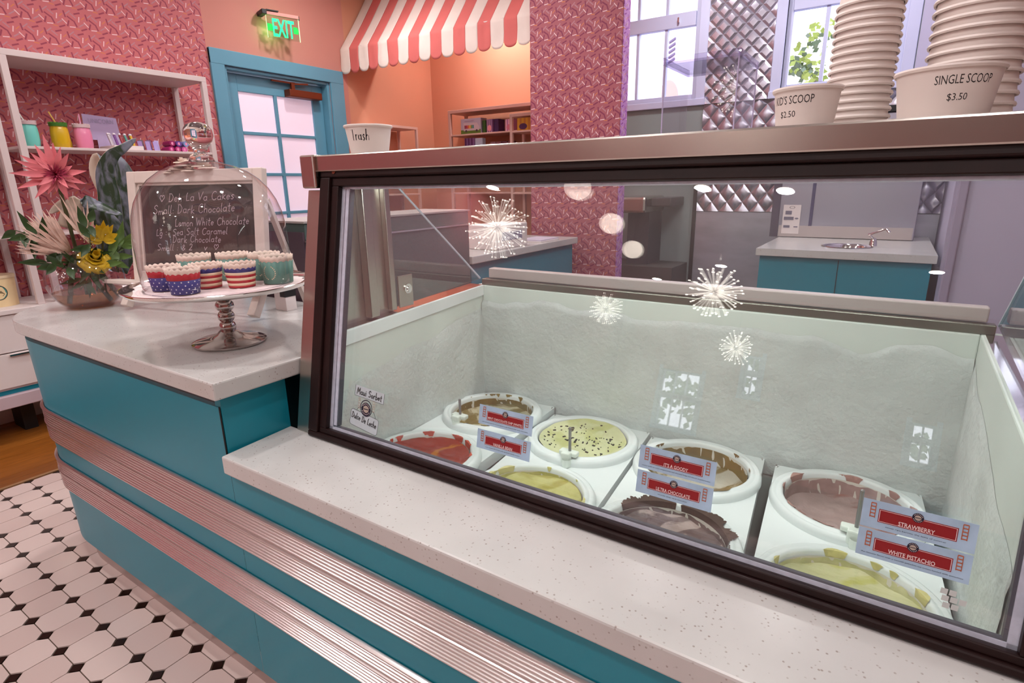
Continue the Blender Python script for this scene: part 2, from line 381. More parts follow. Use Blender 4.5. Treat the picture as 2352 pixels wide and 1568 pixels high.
# ---- windows
SASH = noise_var(mat('white_sash_paint', srgb(196, 198, 228), .5), 3, .02)
def window(name, x0, x1, z0, z1, y, cols, rail, flip=1, case=.07):
    w = struct_empty(name, ((x0+x1)/2, y, z0))
    yf = y-.012*flip; ya, yb = sorted((yf, y+.03*flip))
    link_mesh('casing', M().box(x0-case, x0, ya, yb, z0-.045, z1+.07), SASH, w, bevel=.004)
    link_mesh('casing', M().box(x1, x1+case, ya, yb, z0-.045, z1+.07), SASH, w, bevel=.004)
    ya, yb = sorted((yf-.012*flip, y+.03*flip))
    link_mesh('sill', M().box(x0-case-.005, x1+case+.005, ya, yb, z0-.05, z0), SASH, w, bevel=.004)
    ya, yb = sorted((y+.02*flip, y+.06*flip))
    st = .036
    link_mesh('stile', M().box(x0, x0+st, ya, yb, z0, z1), SASH, w, bevel=.003)
    link_mesh('stile', M().box(x1-st, x1, ya, yb, z0, z1), SASH, w, bevel=.003)
    link_mesh('rail', M().box(x0+st, x1-st, ya, yb, z0, z0+.04), SASH, w, bevel=.003)
    link_mesh('rail', M().box(x0+st, x1-st, ya, yb, z1-.04, z1), SASH, w, bevel=.003)
    ya2, yb2 = sorted((y+.005*flip, y+.06*flip))
    link_mesh('meeting_rail', M().box(x0+st, x1-st, ya2, yb2, rail, rail+.10), SASH, w, bevel=.003)
    cw = (x1-x0-2*st)/cols
    for c in range(1, cols):
        xm = x0+st+c*cw; link_mesh('glazing_bar', M().box(xm-.012, xm+.012, ya, yb, z0+.04, z1-.04), SASH, w, bevel=.003)
    for c in range(cols):
        for (a, b_) in ((z0+.04, rail), (rail+.10, z1-.04)):
            xa = x0+st+c*cw+(.012 if c else 0); xb = x0+st+(c+1)*cw-(.012 if c < cols-1 else 0)
            yy = y+.04*flip; link_mesh('pane', M().add([(xa, yy, a), (xb, yy, a), (xb, yy, b_), (xa, yy, b_)], [(0, 1, 2, 3)]), WINGLASS, w)
    return w
window('window_1', *W1, YB, 3, 2.41)
w2 = window('window_2', *W2, YB, 3, 2.40)
link_mesh('latch', M().box(-1.575, -1.565, YB-.02, YB+.006, 2.44, 2.475), CHROME, bpy.data.objects['window_1'])
for i, (a, b_, c, d) in enumerate(FW): window('window_%d' % (3+i), a, b_, c, d, -8.6, 3 if i == 0 else 2, (c+d)/2, -1)

# ---- embossed steel on the back wall
def quilt(x0, x1, z0, z1, y, w, h, d=.010):
    m = M(); nx, nz = int((x1-x0)/w)+2, int((z1-z0)/h)+2
    def clip(p): return (min(x1, max(x0, p[0])), p[1], min(z1, max(z0, p[2])))
    for i in range(-1, nx+1):
        for j in range(-1, nz*2+1):
            cx = x0+(i+.5*(j % 2))*w; cz = z0+j*h/2
            if cx+w/2 <= x0 or cx-w/2 >= x1 or cz+h/2 <= z0 or cz-h/2 >= z1: continue
            L_, R_, B_, T_ = (cx-w/2, y, cz), (cx+w/2, y, cz), (cx, y, cz-h/2), (cx, y, cz+h/2)
            C_ = (cx, y-d, cz)
            r = [(cx+sx*w*.28*(1 if sz == 0 else 0), y-d*.8, cz+sz*h*.28) for sx, sz in ((-1, 0), (0, -1), (1, 0), (0, 1))]
            pts = [clip(p) for p in (L_, B_, R_, T_)]+[clip(p) for p in r]+[clip(C_)]
            m.add(pts, [(0, 1, 5, 4), (1, 2, 6, 5), (2, 3, 7, 6), (3, 0, 4, 7), (4, 5, 8), (5, 6, 8), (6, 7, 8), (7, 4, 8)])
    return m
QSTEEL = mat('embossed_steel', (.55, .53, .62), .26, .85)
link_mesh('embossed_panel', quilt(-1.335, -.87, 1.84, CH, YB-.004, .105, .105), QSTEEL, wall_back, smooth=20)
link_mesh('embossed_panel', quilt(-1.335, .26, 1.035, 1.835, YB-.008, .115, .14), QSTEEL, wall_back, smooth=20)
link_mesh('painted_panel', M().box(-.01, .262, YB-.006, YB-.001, 1.84, CH), WHITEWALL, wall_back)
LOWSTEEL = noise_var(mat('dull_steel_sheet', (.52, .52, .60), .38, .75), 3, .18, stretch=(1, 1, 3))
link_mesh('steel_sheet', M().box(-1.335, .26, YB-.01, YB-.002, .1, 1.03), LOWSTEEL, wall_back)
link_mesh('dark_edge_strip', M().box(-1.365, -1.335, YB-.02, YB, .1, 1.35), BLACK, wall_back)

# ---- door in the left wall
door = struct_empty('door_1', (WX, 3.0, 0))
cs = .10
link_mesh('casing', M().box(WX, WX+.022, 2.432, 2.532, 0, 2.21), DOORBLUE, door, bevel=.004)
link_mesh('casing', M().box(WX, WX+.022, 3.457, 3.594, 0, 2.21), DOORBLUE, door, bevel=.004)
link_mesh('casing', M().box(WX, WX+.024, 2.432, 3.594, 2.112, 2.212), DOORBLUE, door, bevel=.004)
link_mesh('jamb', M().box(WX-.12, WX, 2.532, 2.556, 0, 2.112).box(WX-.12, WX, 3.43, 3.457, 0, 2.112).box(WX-.12, WX, 2.556, 3.43, 2.09, 2.112), DOORBLUE, door, bevel=.003)
DX = WX-.07
leaf = link_mesh('door_leaf', M().box(DX-.04, DX, 2.56, 2.665, .01, 2.085).box(DX-.04, DX, 3.325, 3.428, .01, 2.085).box(DX-.04, DX, 2.665, 3.325, 1.965, 2.085).box(DX-.04, DX, 2.665, 3.325, .01, .98), DOORBLUE, door, bevel=.003)
PANE = mat('frosted_door_glass', srgb(232, 214, 228), .5, emit=srgb(226, 196, 214), es=.42)  # daylight behind the panes put in as a weak glow
zr = [.98, 1.06, 1.365, 1.675, 1.965]; ys = [2.665, 2.977, 3.325]
zr = [.98, 1.375, 1.675, 1.965]
zr = [.98, 1.075, 1.375, 1.675, 1.965]
link_mesh('glazing_bar', M().box(DX-.035, DX+.002, 2.964, 2.988, .98, 1.965), DOORBLUE, door, bevel=.003)
for z in zr[1:-1]: link_mesh('glazing_bar', M().box(DX-.036, DX+.001, 2.665, 3.325, z-.012, z+.012), DOORBLUE, door, bevel=.004)
for i in range(4):
    for (a, b_) in ((2.665, 2.964), (2.988, 3.325)):
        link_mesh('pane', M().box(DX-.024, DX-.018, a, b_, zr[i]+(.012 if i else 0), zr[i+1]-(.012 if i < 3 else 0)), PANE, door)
BRONZE = mat('bronze_closer', srgb(116, 52, 28), .45, .4)
cl = link_mesh('door_closer', M().box(DX, DX+.075, 3.06, 3.37, 1.965, 2.02), BRONZE, door, bevel=.006)
link_mesh('closer_arm', M().box(DX+.03, DX+.045, 2.93, 3.14, 2.063, 2.075).box(DX+.03, DX+.05, 3.10, 3.13, 2.02, 2.075).obox((DX+.045, 3.18, 2.068), (.006, .07, .006), (.01, 0, 0), (0, 0, .006)), BRONZE, cl)
link_mesh('door_lever', M().tube([(DX, 3.38, 1.0), (DX+.05, 3.38, 1.0), (DX+.055, 3.28, 1.0)], .009), CHROME, door, smooth=40)

# ---- skirting along the left wall
struct(link_mesh('baseboard_left', M().box(WX, WX+.016, -8.6, 2.43, 0, .12), WHITE, bevel=.003))

# ---- outside: pale building, tree, ground
tag(link_mesh('outdoor_ground', M().box(-30, 30, 4.9, 45, -.4, -.2), mat('paving', srgb(190, 185, 180), .9)), 'pale paved ground beyond the back windows', 'ground')['kind'] = 'structure'
bld = thing('neighbouring_building', 'pale rendered building with wall vents seen through the left window', 'building', (-6, 9, -.2))
STUCCO = mat('white_stucco', srgb(250, 240, 248), .9)
link_mesh('wall', M().box(-9, -1.75, 9, 12, -.2, 7.5), STUCCO, bld)
vm = M()
for k in range(5): vm.obox((-3.045, 8.985, 2.99+k*.068), (.045, 0, .022), (0, .02, 0), (0, 0, .014))
link_mesh('wall_vent', vm, mat('vent_shadow', srgb(120, 105, 130), .8), bld)
arch = M().add([(-3.07+.15*math.cos(t*PI/12), 8.98, 2.46+.27*math.sin(t*PI/12)) for t in range(13)]+[(-3.22, 8.98, 2.0), (-2.92, 8.98, 2.0)], [tuple(range(13))+(13, 14)])
link_mesh('arched_opening', arch, mat('peach_render', srgb(238, 190, 170), .8), bld, solid=.04)
arch = M().add([(-3.62+.3*math.cos(t*PI/12), 8.98, 3.9+.5*math.sin(t*PI/12)) for t in range(13)], [tuple(range(13))])
link_mesh('arched_panel', arch, mat('peach_render_2', srgb(240, 215, 215), .8), bld, solid=.04)
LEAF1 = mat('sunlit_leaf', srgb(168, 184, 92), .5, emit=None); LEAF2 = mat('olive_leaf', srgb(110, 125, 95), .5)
tree = thing('garden_tree', 'leafy yellow-green tree outside the right window', 'tree', (-.4, 7.6, -.2))
def leaf_cloud(pts, n, size, seed):
    r = random.Random(seed); m = M()
    for _ in range(n):
        c = Vector(r.choice(pts)); rad = c.z*0+.16
        p = Vector(c)+Vector((r.gauss(0, .06 if seed < 6 else .12), r.gauss(0, .10), r.gauss(0, .06 if seed < 6 else .12)))
        d = Vector((r.uniform(-1, 1), r.uniform(-1, 1), r.uniform(-1, .4))).normalized(); w = d.cross(Vector((0, 1, .3))).normalized()*size*.32; d *= size
        m.add([p, p+d*.5+w, p+d, p+d*.5-w], [(0, 1, 2, 3)])
    return m
pl_ = [(-1.14, 7.6, 2.58), (-1.06, 7.6, 2.55), (-1.02, 7.6, 2.50), (-.96, 7.6, 2.46), (-.93, 7.6, 2.84), (-.90, 7.6, 2.35)]
pr_ = [(-.22+random.Random(i).uniform(-.05, .12), 7.6, 2.0+.14*i) for i in range(13)]
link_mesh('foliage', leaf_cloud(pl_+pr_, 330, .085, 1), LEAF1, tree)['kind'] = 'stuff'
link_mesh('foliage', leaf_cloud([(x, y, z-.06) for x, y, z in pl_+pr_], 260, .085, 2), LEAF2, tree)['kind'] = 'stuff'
street = thing('street_trees', 'leafy trees outside the street windows behind the counter', 'tree', (0, -11, -.2))
rs_ = random.Random(8); cl_ = [(rs_.uniform(-6, 4), rs_.uniform(-11.5, -10.5), rs_.uniform(.3, 3.0)) for _ in range(75)]
lm_ = leaf_cloud(cl_, 1500, .22, 6)
link_mesh('foliage', lm_, LEAF2, street)['kind'] = 'stuff'
link_mesh('branch', M().tube([(-.3, 7.7, -.2), (-.25, 7.7, 1.4), (-.15, 7.7, 2.6), (-.1, 7.7, 3.6)], [.07, .05, .035, .02]).tube([(-.25, 7.7, 1.4), (-.6, 7.65, 2.0), (-.95, 7.6, 2.35)], [.03, .02, .01]), mat('bark', srgb(110, 95, 90), .8), tree, smooth=50)

# ================================================================== TEXT HELPERS
_dg = None
def text_m(s, w=None, h=None, bold=0.0, align='C'):
    """print lettering: mesh of the text in the XY plane, scaled to a width and/or a height"""
    c = bpy.data.curves.new('t', 'FONT'); c.body = s; c.resolution_u = 2; c.offset = bold
    o = bpy.data.objects.new('t', c); COL.objects.link(o)
    dg = bpy.context.evaluated_depsgraph_get(); me = bpy.data.meshes.new_from_object(o.evaluated_get(dg))
    m = M().add([v.co.copy() for v in me.vertices], [tuple(p.vertices) for p in me.polygons])
    bpy.data.objects.remove(o); bpy.data.curves.remove(c); bpy.data.meshes.remove(me)
    xs = [v[0] for v in m.v]; ys = [v[1] for v in m.v]; x0, x1, y0, y1 = min(xs), max(xs), min(ys), max(ys)
    sx = sy = 1
    if h: sy = h/(y1-y0)
    if w: sx = w/(x1-x0)
    if w and not h: sy = sx
    if h and not w: sx = sy
    ox = {'C': (x0+x1)/2, 'L': x0, 'R': x1}[align]
    return m.map(lambda p: ((p[0]-ox)*sx, (p[1]-(y0+y1)/2)*sy, 0))
# single-stroke hand lettering: each glyph is (advance, [polylines])
def arc(cx, cy, rx, ry, a0, a1, n=8): return [(cx+rx*math.cos(math.radians(a0+(a1-a0)*i/n)), cy+ry*math.sin(math.radians(a0+(a1-a0)*i/n))) for i in range(n+1)]
HG = {
 'T': (.62, [[(0, .98), (.6, 1.02)], [(.3, 1), (.28, 0)]]), 'r': (.40, [[(.05, .5), (.07, 0)], [(.07, .3)]+arc(.24, .34, .15, .16, 160, 50, 4)]),
 'a': (.50, [arc(.22, .24, .2, .24, 40, 350), [(.40, .48), (.40, .08), (.48, 0)]]), 's': (.42, [[(.36, .45), (.22, .52), (.08, .40), (.20, .27), (.34, .15), (.20, -.02), (.04, .06)]]),
 'h': (.50, [[(.06, 1.05), (.06, 0)], [(.06, .3), (.2, .48), (.36, .42), (.40, 0)]]), 'M': (.80, [[(.02, 0), (.1, 1), (.35, .35), (.62, 1), (.70, 0)]]),
 'u': (.48, [[(.04, .5), (.06, .12), (.2, 0), (.36, .14), (.38, .5)], [(.38, .5), (.42, 0)]]), 'i': (.20, [[(.08, .5), (.1, 0)], [(.09, .70), (.10, .74)]]),
 'S': (.60, [[(.52, .88), (.36, 1.02), (.12, .9), (.10, .68), (.40, .48), (.50, .25), (.34, .02), (.08, .08)]]), 'o': (.46, [arc(.22, .24, .19, .24, 90, 450)]),
 'b': (.48, [[(.06, 1.05), (.06, 0)], arc(.06, .24, .34, .24, 90, -90)]), 'e': (.44, [[(.05, .24), (.38, .28)]+arc(.21, .24, .18, .24, 10, 320)]),
 't': (.38, [[(.18, .9), (.16, .05), (.3, 0)], [(0, .58), (.34, .62)]]), 'D': (.66, [[(.08, .98), (.06, .02)], [(.0, .98), (.3, .98), (.56, .6), (.5, .25), (.3, .02), (.02, 0)]]),
 'l': (.24, [[(.08, 1.05), (.06, .1), (.18, 0)]]), 'c': (.42, [arc(.22, .24, .19, .24, 45, 320)]), 'L': (.50, [[(.16, 1.02), (.06, .8), (.10, 0), (.46, .04)]]),
 'k': (.46, [[(.06, 1.05), (.06, 0)], [(.36, .5), (.08, .22), (.42, 0)]]), 'C': (.66, [arc(.36, .5, .32, .52, 50, 320)]), 'W': (.86, [[(0, 1), (.2, 0), (.4, .7), (.58, 0), (.82, 1.02)]]),
 'm': (.66, [[(.04, .5), (.05, 0)], [(.05, .32), (.2, .5), (.3, .35), (.31, 0)], [(.31, .32), (.46, .5), (.58, .35), (.6, 0)]]), 'n': (.48, [[(.04, .5), (.05, 0)], [(.05, .32), (.22, .5), (.36, .38), (.40, 0)]]),
 'V': (.60, [[(0, .95), (.24, 0), (.56, 1.02)]]), '2': (.50, [[(.06, .78), (.2, 1), (.42, .85), (.36, .5), (.04, .02), (.46, .02)]]), ':': (.22, [[(.08, .45), (.09, .4)], [(.08, .08), (.09, .03)]]),
 'g': (.48, [arc(.22, .24, .19, .24, 30, 340), [(.40, .46), (.38, -.3), (.2, -.42), (.06, -.3)]]), 'z': (.44, [[(.04, .46), (.36, .48), (.06, .02), (.4, 0)]]), 'v': (.42, [[(.02, .5), (.18, 0), (.38, .5)]]),
 'y': (.44, [[(.04, .5), (.2, .05)], [(.38, .5), (.1, -.4)]]), '&': (.6, [[(.5, .1), (.1, .7), (.25, .95), (.38, .75), (.06, .25), (.22, 0), (.5, .35)]]), ' ': (.34, []),
 'H': (.8, [[(.36, .1), (.05, .55), (.12, .82), (.3, .8), (.36, .62), (.42, .8), (.6, .82), (.68, .55), (.36, .1)]]), "'": (.12, [[(.04, 1), (.04, .8)]]),
}
def hand_m(s, h, weight, slant=0.08, jitter=0.03, seed=1, width=None):
    r = random.Random(seed); m = M(); x = 0
    lines = []
    for ch in s:
        adv, pls = HG.get(ch, (.3, [])); dy = r.uniform(-jitter, jitter)*1.5; k = 1+r.uniform(-jitter, jitter)*2
        for pl in pls: lines.append([((x+px+slant*py), (py*k+dy)) for px, py in pl])
        x += adv+.08
    sx = (width/x/h) if width else 1
    for pl in lines:
        P = [Vector((a*h*sx, b*h, 0)) for a, b in pl]
        for i in range(len(P)-1):
            d = P[i+1]-P[i]
            if d.length < 1e-6: continue
            d.normalize(); n = Vector((-d.y, d.x, 0))*weight/2; e = d*weight*.35
            m.add([P[i]-e-n, P[i+1]+e-n, P[i+1]+e+n, P[i]-e+n], [(0, 1, 2, 3)])
    return m
def cone_map(c, r0, r1, H, phi0, x_off, y_mid, out=.0006):
    """wrap a flat drawing onto a tapered cup: x runs round it, y runs up it"""
    def fn(p):
        z = min(max(y_mid+p[1], 0), H); r = r0+(r1-r0)*z/H+out; a = phi0+(p[0]+x_off)/(r0+(r1-r0)*.6)
        return (c[0]+r*math.cos(a), c[1]+r*math.sin(a), c[2]+z)
    return fn

# ================================================================== SERVICE COUNTER
def path(yf, rad, cx, x_start, yend=1.22, n=20, cy=.942):
    """plan line of the counter front: straight run, then round the left end and back"""
    p = [(x_start, cy-rad)]
    if x_start > -1.165+1e-6: p.append((-1.165, cy-rad))
    p += [(cx+rad*math.cos(a), cy+rad*math.sin(a)) for a in [-PI/2-PI/2*i/n for i in range(n+1)]]
    p.append((cx-rad, yend)); return p
def sweep(m, prof, x_start, rad0, taper=.07, ztop=.812, yend=1.22):
    """profile of (offset outwards, z) swept along the counter plan; the round end leans in towards the floor"""
    k = len(prof); v = []; L0 = None
    for off, z in prof:
        P = path(0, rad0+off, -2.24+taper*(1-z/ztop), x_start, yend); L0 = len(P); v += [(x, y, z) for x, y in P]
    return m.add(v, [(a*L0+i, a*L0+i+1, (a+1)*L0+i+1, (a+1)*L0+i) for a in range(k-1) for i in range(L0-1)])
base = thing('service_counter', 'teal laminate service counter with two ribbed metal bands and rounded end', 'counter', (-.9, .65, 0))
link_mesh('front_panel', M().box(-1.1635, .93, .602, .618, .10, .667), TEAL, base)
link_mesh('front_panel', sweep(M(), [(0, .10), (0, .812), (-.02, .812)], -1.1645, .34), TEAL, base, smooth=30)
link_mesh('side_panel', M().box(-1.185, -1.163, .604, .765, .66, .838), TEAL, base)
link_mesh('panel_joint', M().box(-1.1655, -1.1640, .5995, .6025, .70, .815), BLACK, base)
def ribs(z0, z1, n, d=.006):
    pr = [(0, z0)]; h = (z1-z0)/n
    for i in range(n):
        a = z0+i*h; wide = (i == n-1 or i == n//2)
        for t in (.12, .35, .65, .88): pr.append((.002+d*math.sin(PI*t)*(1.35 if wide else 1), a+h*t))
        pr.append((.0012, a+h))
    return pr+[(0, z1)]
link_mesh('ribbed_band', sweep(M(), ribs(.468, .582, 13), .93, .342), RIBMETAL, base, smooth=45)
link_mesh('ribbed_band', sweep(M(), ribs(.295, .400, 12), .93, .342), RIBMETAL, base, smooth=45)
MIRROR = mat('copper_mirror', (.80, .55, .48), .06, 1)
link_mesh('reveal_strip', sweep(M(), [(-.012, .812), (-.012, .84)], -1.165, .34, yend=1.2), MIRROR, base)
TOESTEEL = noise_var(mat('scuffed_toe_steel', (.55, .48, .46), .32, .9), 5, .15)
link_mesh('toe_kick', sweep(M(), [(-.030, 0), (-.030, .10)], .93, .335, .05), TOESTEEL, base, smooth=30)
link_mesh('back_panel', M().box(-2.5, -1.15, 1.20, 1.22, .1, .838), TEAL, base)
link_mesh('side_panel', M().box(.30, .93, .62, 1.20, .1, .66), TEAL, base)
P = [(-1.14, .582), (-2.24, .582)]+[(-2.24+.36*math.cos(a), .942+.36*math.sin(a)) for a in [-PI/2-PI/2*i/24 for i in range(1, 25)]]+[(-2.60, 1.243), (-1.14, 1.243)]
ct = link_mesh('countertop', M().prism(P[::-1], .838, .878), QUARTZ, bevel=.004)
tag(ct, 'white speckled quartz countertop with rounded corner under the cake stand and vase', 'countertop')
lg = link_mesh('serving_ledge', M().prism([(-1.151, .58), (.95, .58), (.95, .765), (-1.163, .765)], .668, .710), QUARTZ, bevel=.004)
tag(lg, 'long low white speckled quartz ledge in front of the ice cream freezer', 'countertop')

# ================================================================== DIPPING FREEZER
GO = Vector((0, .757, .71)); GS = Vector((0, .1893, .9819)); GN = Vector((0, -.9819, .1893))
def G(u, v, w=0): return Vector((u, 0, 0))+GO+GS*v+GN*w
def gbox(m, u0, u1, v0, v1, w0, w1):
    return m.add([G(u, v, w) for u in (u0, u1) for v in (v0, v1) for w in (w0, w1)], [(0, 1, 3, 2), (4, 6, 7, 5), (0, 4, 5, 1), (2, 3, 7, 6), (0, 2, 6, 4), (1, 5, 7, 3)])
fz = thing('dipping_freezer', 'stainless ice cream dipping freezer with slanted front glass in dark brown frame', 'freezer', (-.42, 1.1, 0))
XL, XR = -1.127, .292
link_mesh('top_slab', M().box(XL+.012, XR-.012, .855, 1.30, 1.303, 1.338), STEEL, fz, bevel=.003)
for a, b_ in ((XL, -1.080), (.247, XR)):
    link_mesh('top_cap', M().box(a, b_, .848, 1.302, 1.268, 1.3395), STEEL, fz, bevel=.004)
    link_mesh('front_post', gbox(M(), a-.002, b_, 0, .565, -.05, -.001), STEELV, fz, bevel=.002)
# dark frame: four bars, each with a raised outer and a lower inner step
u0, u1, v0, v1 = -1.076, .245, .001, .612; a0, a1, b0, b1 = -1.022, .190, .026, .572
for (p, q, r, s) in ((u0, u1, b1+.018, v1), (u0, u1, v0, b0-.012), (u0, a0-.022, b0-.012, b1+.018), (a1+.022, u1, b0-.012, b1+.018)):
    link_mesh('frame_bar', gbox(M(), p, q, r, s, -.034, .010), DARKFRAME, fz, bevel=.003)
for (p, q, r, s) in ((a0-.022, a1+.022, b1, b1+.018), (a0-.022, a1+.022, b0-.012, b0), (a0-.022, a0, b0, b1), (a1, a1+.022, b0, b1)):
    link_mesh('frame_lip', gbox(M(), p, q, r, s, -.034, .003), DARKFRAME, fz, bevel=.002)
link_mesh('frame_screw', M().add([G(-1.03+.006*math.cos(t), .602+.006*math.sin(t), .0115) for t in [PI*i/4 for i in range(8)]], [tuple(range(8))]), BRONZE, fz)
SPACER = noise_var(mat('glazing_spacer', srgb(206, 208, 226), .45), 90, .10)
GASKET = mat('grey_gasket', srgb(70, 70, 82), .6)
for (p, q, r, s) in ((a0, a0+.010, b0, b1), (a0+.013, a0+.022, b0+.010, b1), (a1-.010, a1, b0, b1), (a0, a1, b0, b0+.006), (a0, a1, b1-.004, b1)):
    link_mesh('glazing_spacer', gbox(M(), p, q, r, s, -.022 if q-p < .1 else -.017, -.009), SPACER, fz)
for (p, q, r, s) in ((a0+.010, a0+.013, b0, b1), (a0+.022, a0+.0245, b0+.01, b1), (a0+.02, a1, b0+.006, b0+.009), (a1-.014, a1-.010, b0, b1)):
    link_mesh('gasket', gbox(M(), p, q, r, s, -.022 if q-p < .1 else -.019, -.011), GASKET, fz)
link_mesh('glass_pane', M().add([G(a0, b0, -.006), G(a1, b0, -.006), G(a1, b1, -.006), G(a0, b1, -.006)], [(0, 1, 2, 3)]), GLASSPANE, fz)
link_mesh('glass_pane', gbox(M(), a0, a1, b0, b1, -.037, -.028), GLASSPANE2, fz)
# body shell and liner (profiles in YZ, extruded along X)
def yz_prism(m, x0, x1, poly):
    n = len(poly); return m.add([(x0, y, z) for y, z in poly]+[(x1, y, z) for y, z in poly], [tuple(range(n))[::-1], tuple(range(n, 2*n))]+[(i, (i+1) % n, n+(i+1) % n, n+i) for i in range(n)])
def yz_prism(m, x0, x1, poly):
    n = len(poly); return m.add([(x0, y, z) for y, z in poly]+[(x1, y, z) for y, z in poly], [tuple(range(n))[::-1], tuple(range(n, 2*n))]+[(i, (i+1) % n, n+(i+1) % n, n+i) for i in range(n)])
SP = [(.785, .1), (1.47, .1), (1.47, .93), (.855, .93), (.815, .725), (.785, .7)]
link_mesh('body_side', yz_prism(M(), XL+.002, -1.07, SP), STEELV, fz)
link_mesh('body_side', yz_prism(M(), .215, XR-.002, SP), STEELV, fz)
link_mesh('body_back', M().box(-1.07, .215, 1.445, 1.48, .1, .955), STEELV, fz)
link_mesh('body_floor', M().box(-1.07, .215, .80, 1.445, .1, .15), STEELV, fz)
LY0, LY1 = .785, 1.412
side_poly = [(LY0, .16), (LY1+.03, .16), (LY1+.03, .967), (LY1, .967), (.84, .941), (LY0, .79)]
link_mesh('liner_side', yz_prism(M(), -1.07, -1.045, side_poly), LINER, fz, bevel=.003)
link_mesh('liner_side', yz_prism(M(), .178, .215, side_poly), LINER, fz, bevel=.003)
link_mesh('liner_back', M().box(-1.045, .178, LY1, LY1+.03, .16, .967), LINER, fz, bevel=.003)
link_mesh('liner_front', yz_prism(M(), -1.045, .178, [(.772, .16), (.792, .16), (.792, .725), (.772, .715)]), LINER, fz)
link_mesh('liner_lip', yz_prism(M(), -1.047, -1.040, [(.82, .905), (LY1, .935), (LY1, .968), (.845, .942)]), PLASTIC, fz, bevel=.002)
def frost_sheet(fn, nu, nv): return M().grid(fn, nu, nv)
def fb(i, j):
    x = -1.043+1.219*i; top = .925+.022*noise.noise((x*6, 1.3, 0))+.012*noise.noise((x*19, 4.3, 0)) - .035*max(0, 1-abs(x+.02)/.10) ; z = .56+(top-.56)*j
    th = .006+.010*abs(noise.noise((x*5, z*5, 3)))+.0022*noise.noise((x*22, z*22, 5)); th *= min(1, (1-j)*30)*(.4+.6*min(1, j*6))
    return (x, LY1-.0008-max(0, th), z)
link_mesh('frost', frost_sheet(fb, 170, 70), FROST, fz, smooth=60)
def side_frost(xs, sgn):
    def f(i, j):
        y = .80+.61*i; top = .80+.10*i+.02*noise.noise((y*9, 2, xs)); z = .56+(top-.56)*j
        th = .002+.005*abs(noise.noise((y*6, z*6, xs)))+.0008*noise.noise((y*30, z*30, 2)); th *= min(1, (1-j)*10)
        return (xs+sgn*max(0, th), y, z)
    return f
link_mesh('frost', frost_sheet(side_frost(-1.0445, 1), 70, 40), FROST, fz, smooth=60)
link_mesh('frost', frost_sheet(side_frost(.1775, -1), 70, 40), FROST, fz, smooth=60)
# rear sill and track
SILL = mat('warm_grey_sill', srgb(186, 174, 172), .45, .2)
link_mesh('rear_sill', M().box(-1.035, .187, 1.432, 1.462, .988, 1.018), SILL, fz, bevel=.003)
link_mesh('rear_track', M().box(-1.05, .20, 1.415, 1.44, .967, .987), mat('dark_steel_track', (.20, .20, .17), .3, .8), fz, bevel=.002)
for xs in (-1.066, .205):
    x_in, x_out = (xs, xs-.004)
    link_mesh('side_glass', yz_prism(M(), xs-.002, xs+.002, [(1.055, .96), (1.428, .985), (1.09, 1.268), (1.055, 1.268)]), SIDEGLASS, fz)
    link_mesh('glass_edge', M().tube([(xs, 1.09, 1.268), (xs, 1.428, .985)], .0028, 6), mat('acrylic_edge', srgb(200, 206, 222), .15, coat=.5), fz)
    sg = 1 if xs < 0 else -1
    link_mesh('end_panel', yz_prism(M(), min(xs-.03*sg, xs-.012*sg), max(xs-.03*sg, xs-.012*sg), [(.845, .93), (1.055, .93), (1.055, 1.27), (.905, 1.27)]), STEELV, fz)
    link_mesh('end_rail', M().box(min(xs-.012*sg, xs+.012*sg), max(xs-.012*sg, xs+.012*sg), .957, .984, .952, 1.27), STEELV, fz, bevel=.002)
    link_mesh('end_rail', M().box(min(xs-.012*sg, xs+.004*sg), max(xs-.012*sg, xs+.004*sg), 1.036, 1.054, .955, 1.27), STEELV, fz, bevel=.002)
    link_mesh('side_rim', yz_prism(M(), min(xs-.03*sg, xs+.02*sg), max(xs-.03*sg, xs+.02*sg), [(.84, .935), (1.415, .960), (1.415, .968), (.84, .943)]), CHROME, fz)
br = link_mesh('lid_bracket', M().box(-1.064, -1.060, 1.062, 1.115, .958, 1.042), STEELV, fz, bevel=.001)
link_mesh('bolt', M().lathe([(0, .006), (.006, .006), (.008, .003), (.0135, .003), (.0135, 0)], (0, 0, 0), 16).map(lambda p: (-1.060+p[2], 1.095+p[0], 1.005+p[1])), CHROME, br, smooth=40)
link_mesh('light_tube', M().tube([(-1.0, .93, 1.285), (.16, .93, 1.285)], .008, 10), mat('lamp_tube', (1, 1, 1), .5, emit=(.92, 1, .94), es=6), fz)
link_mesh('hanging_cable', M().tube([(-.47+.014*i, 1.02, 1.302-.03*math.sin(PI*i/10)) for i in range(11)], .0035, 6), BLACK, fz, smooth=50)
area_light('freezer_lamp', (-.42, .935, 1.276), (-.42, 1.13, .6), 1.15, .03, 3.2, (.93, 1.0, .95))

# ---- collars, tubs, ice cream
def square_hole(m, cx, cy, x0, x1, y0, y1, r, z, n=64, rc=.03):
    out = []; inn = []
    ang = [2*PI*i/n for i in range(n)]
    for X_ in (x0, x1):
        for Y_ in (y0, y1):
            ca = math.atan2(Y_-cy, X_-cx) % (2*PI); k_ = min(range(n), key=lambda q: abs(ang[q]-ca)); ang[k_] = ca
    for a in ang:
        c, s = math.cos(a), math.sin(a)
        tx = ((x1-cx) if c > 0 else (cx-x0))/max(abs(c), 1e-6); ty = ((y1-cy) if s > 0 else (cy-y0))/max(abs(s), 1e-6)
        t = min(tx, ty); out.append((cx+c*t, cy+s*t, z)); inn.append((cx+r*c, cy+r*s, z))
    k = len(m.v); return m.add(out+inn, [(i, (i+1) % n, n+(i+1) % n, n+i) for i in range(n)])
COLS = [(-1.046, -.766), (-.762, -.462), (-.458, -.166), (-.148, .152)]
YS = [(.942, .797, 1.100), (1.262, 1.100, 1.404)]   # front hole, back hole
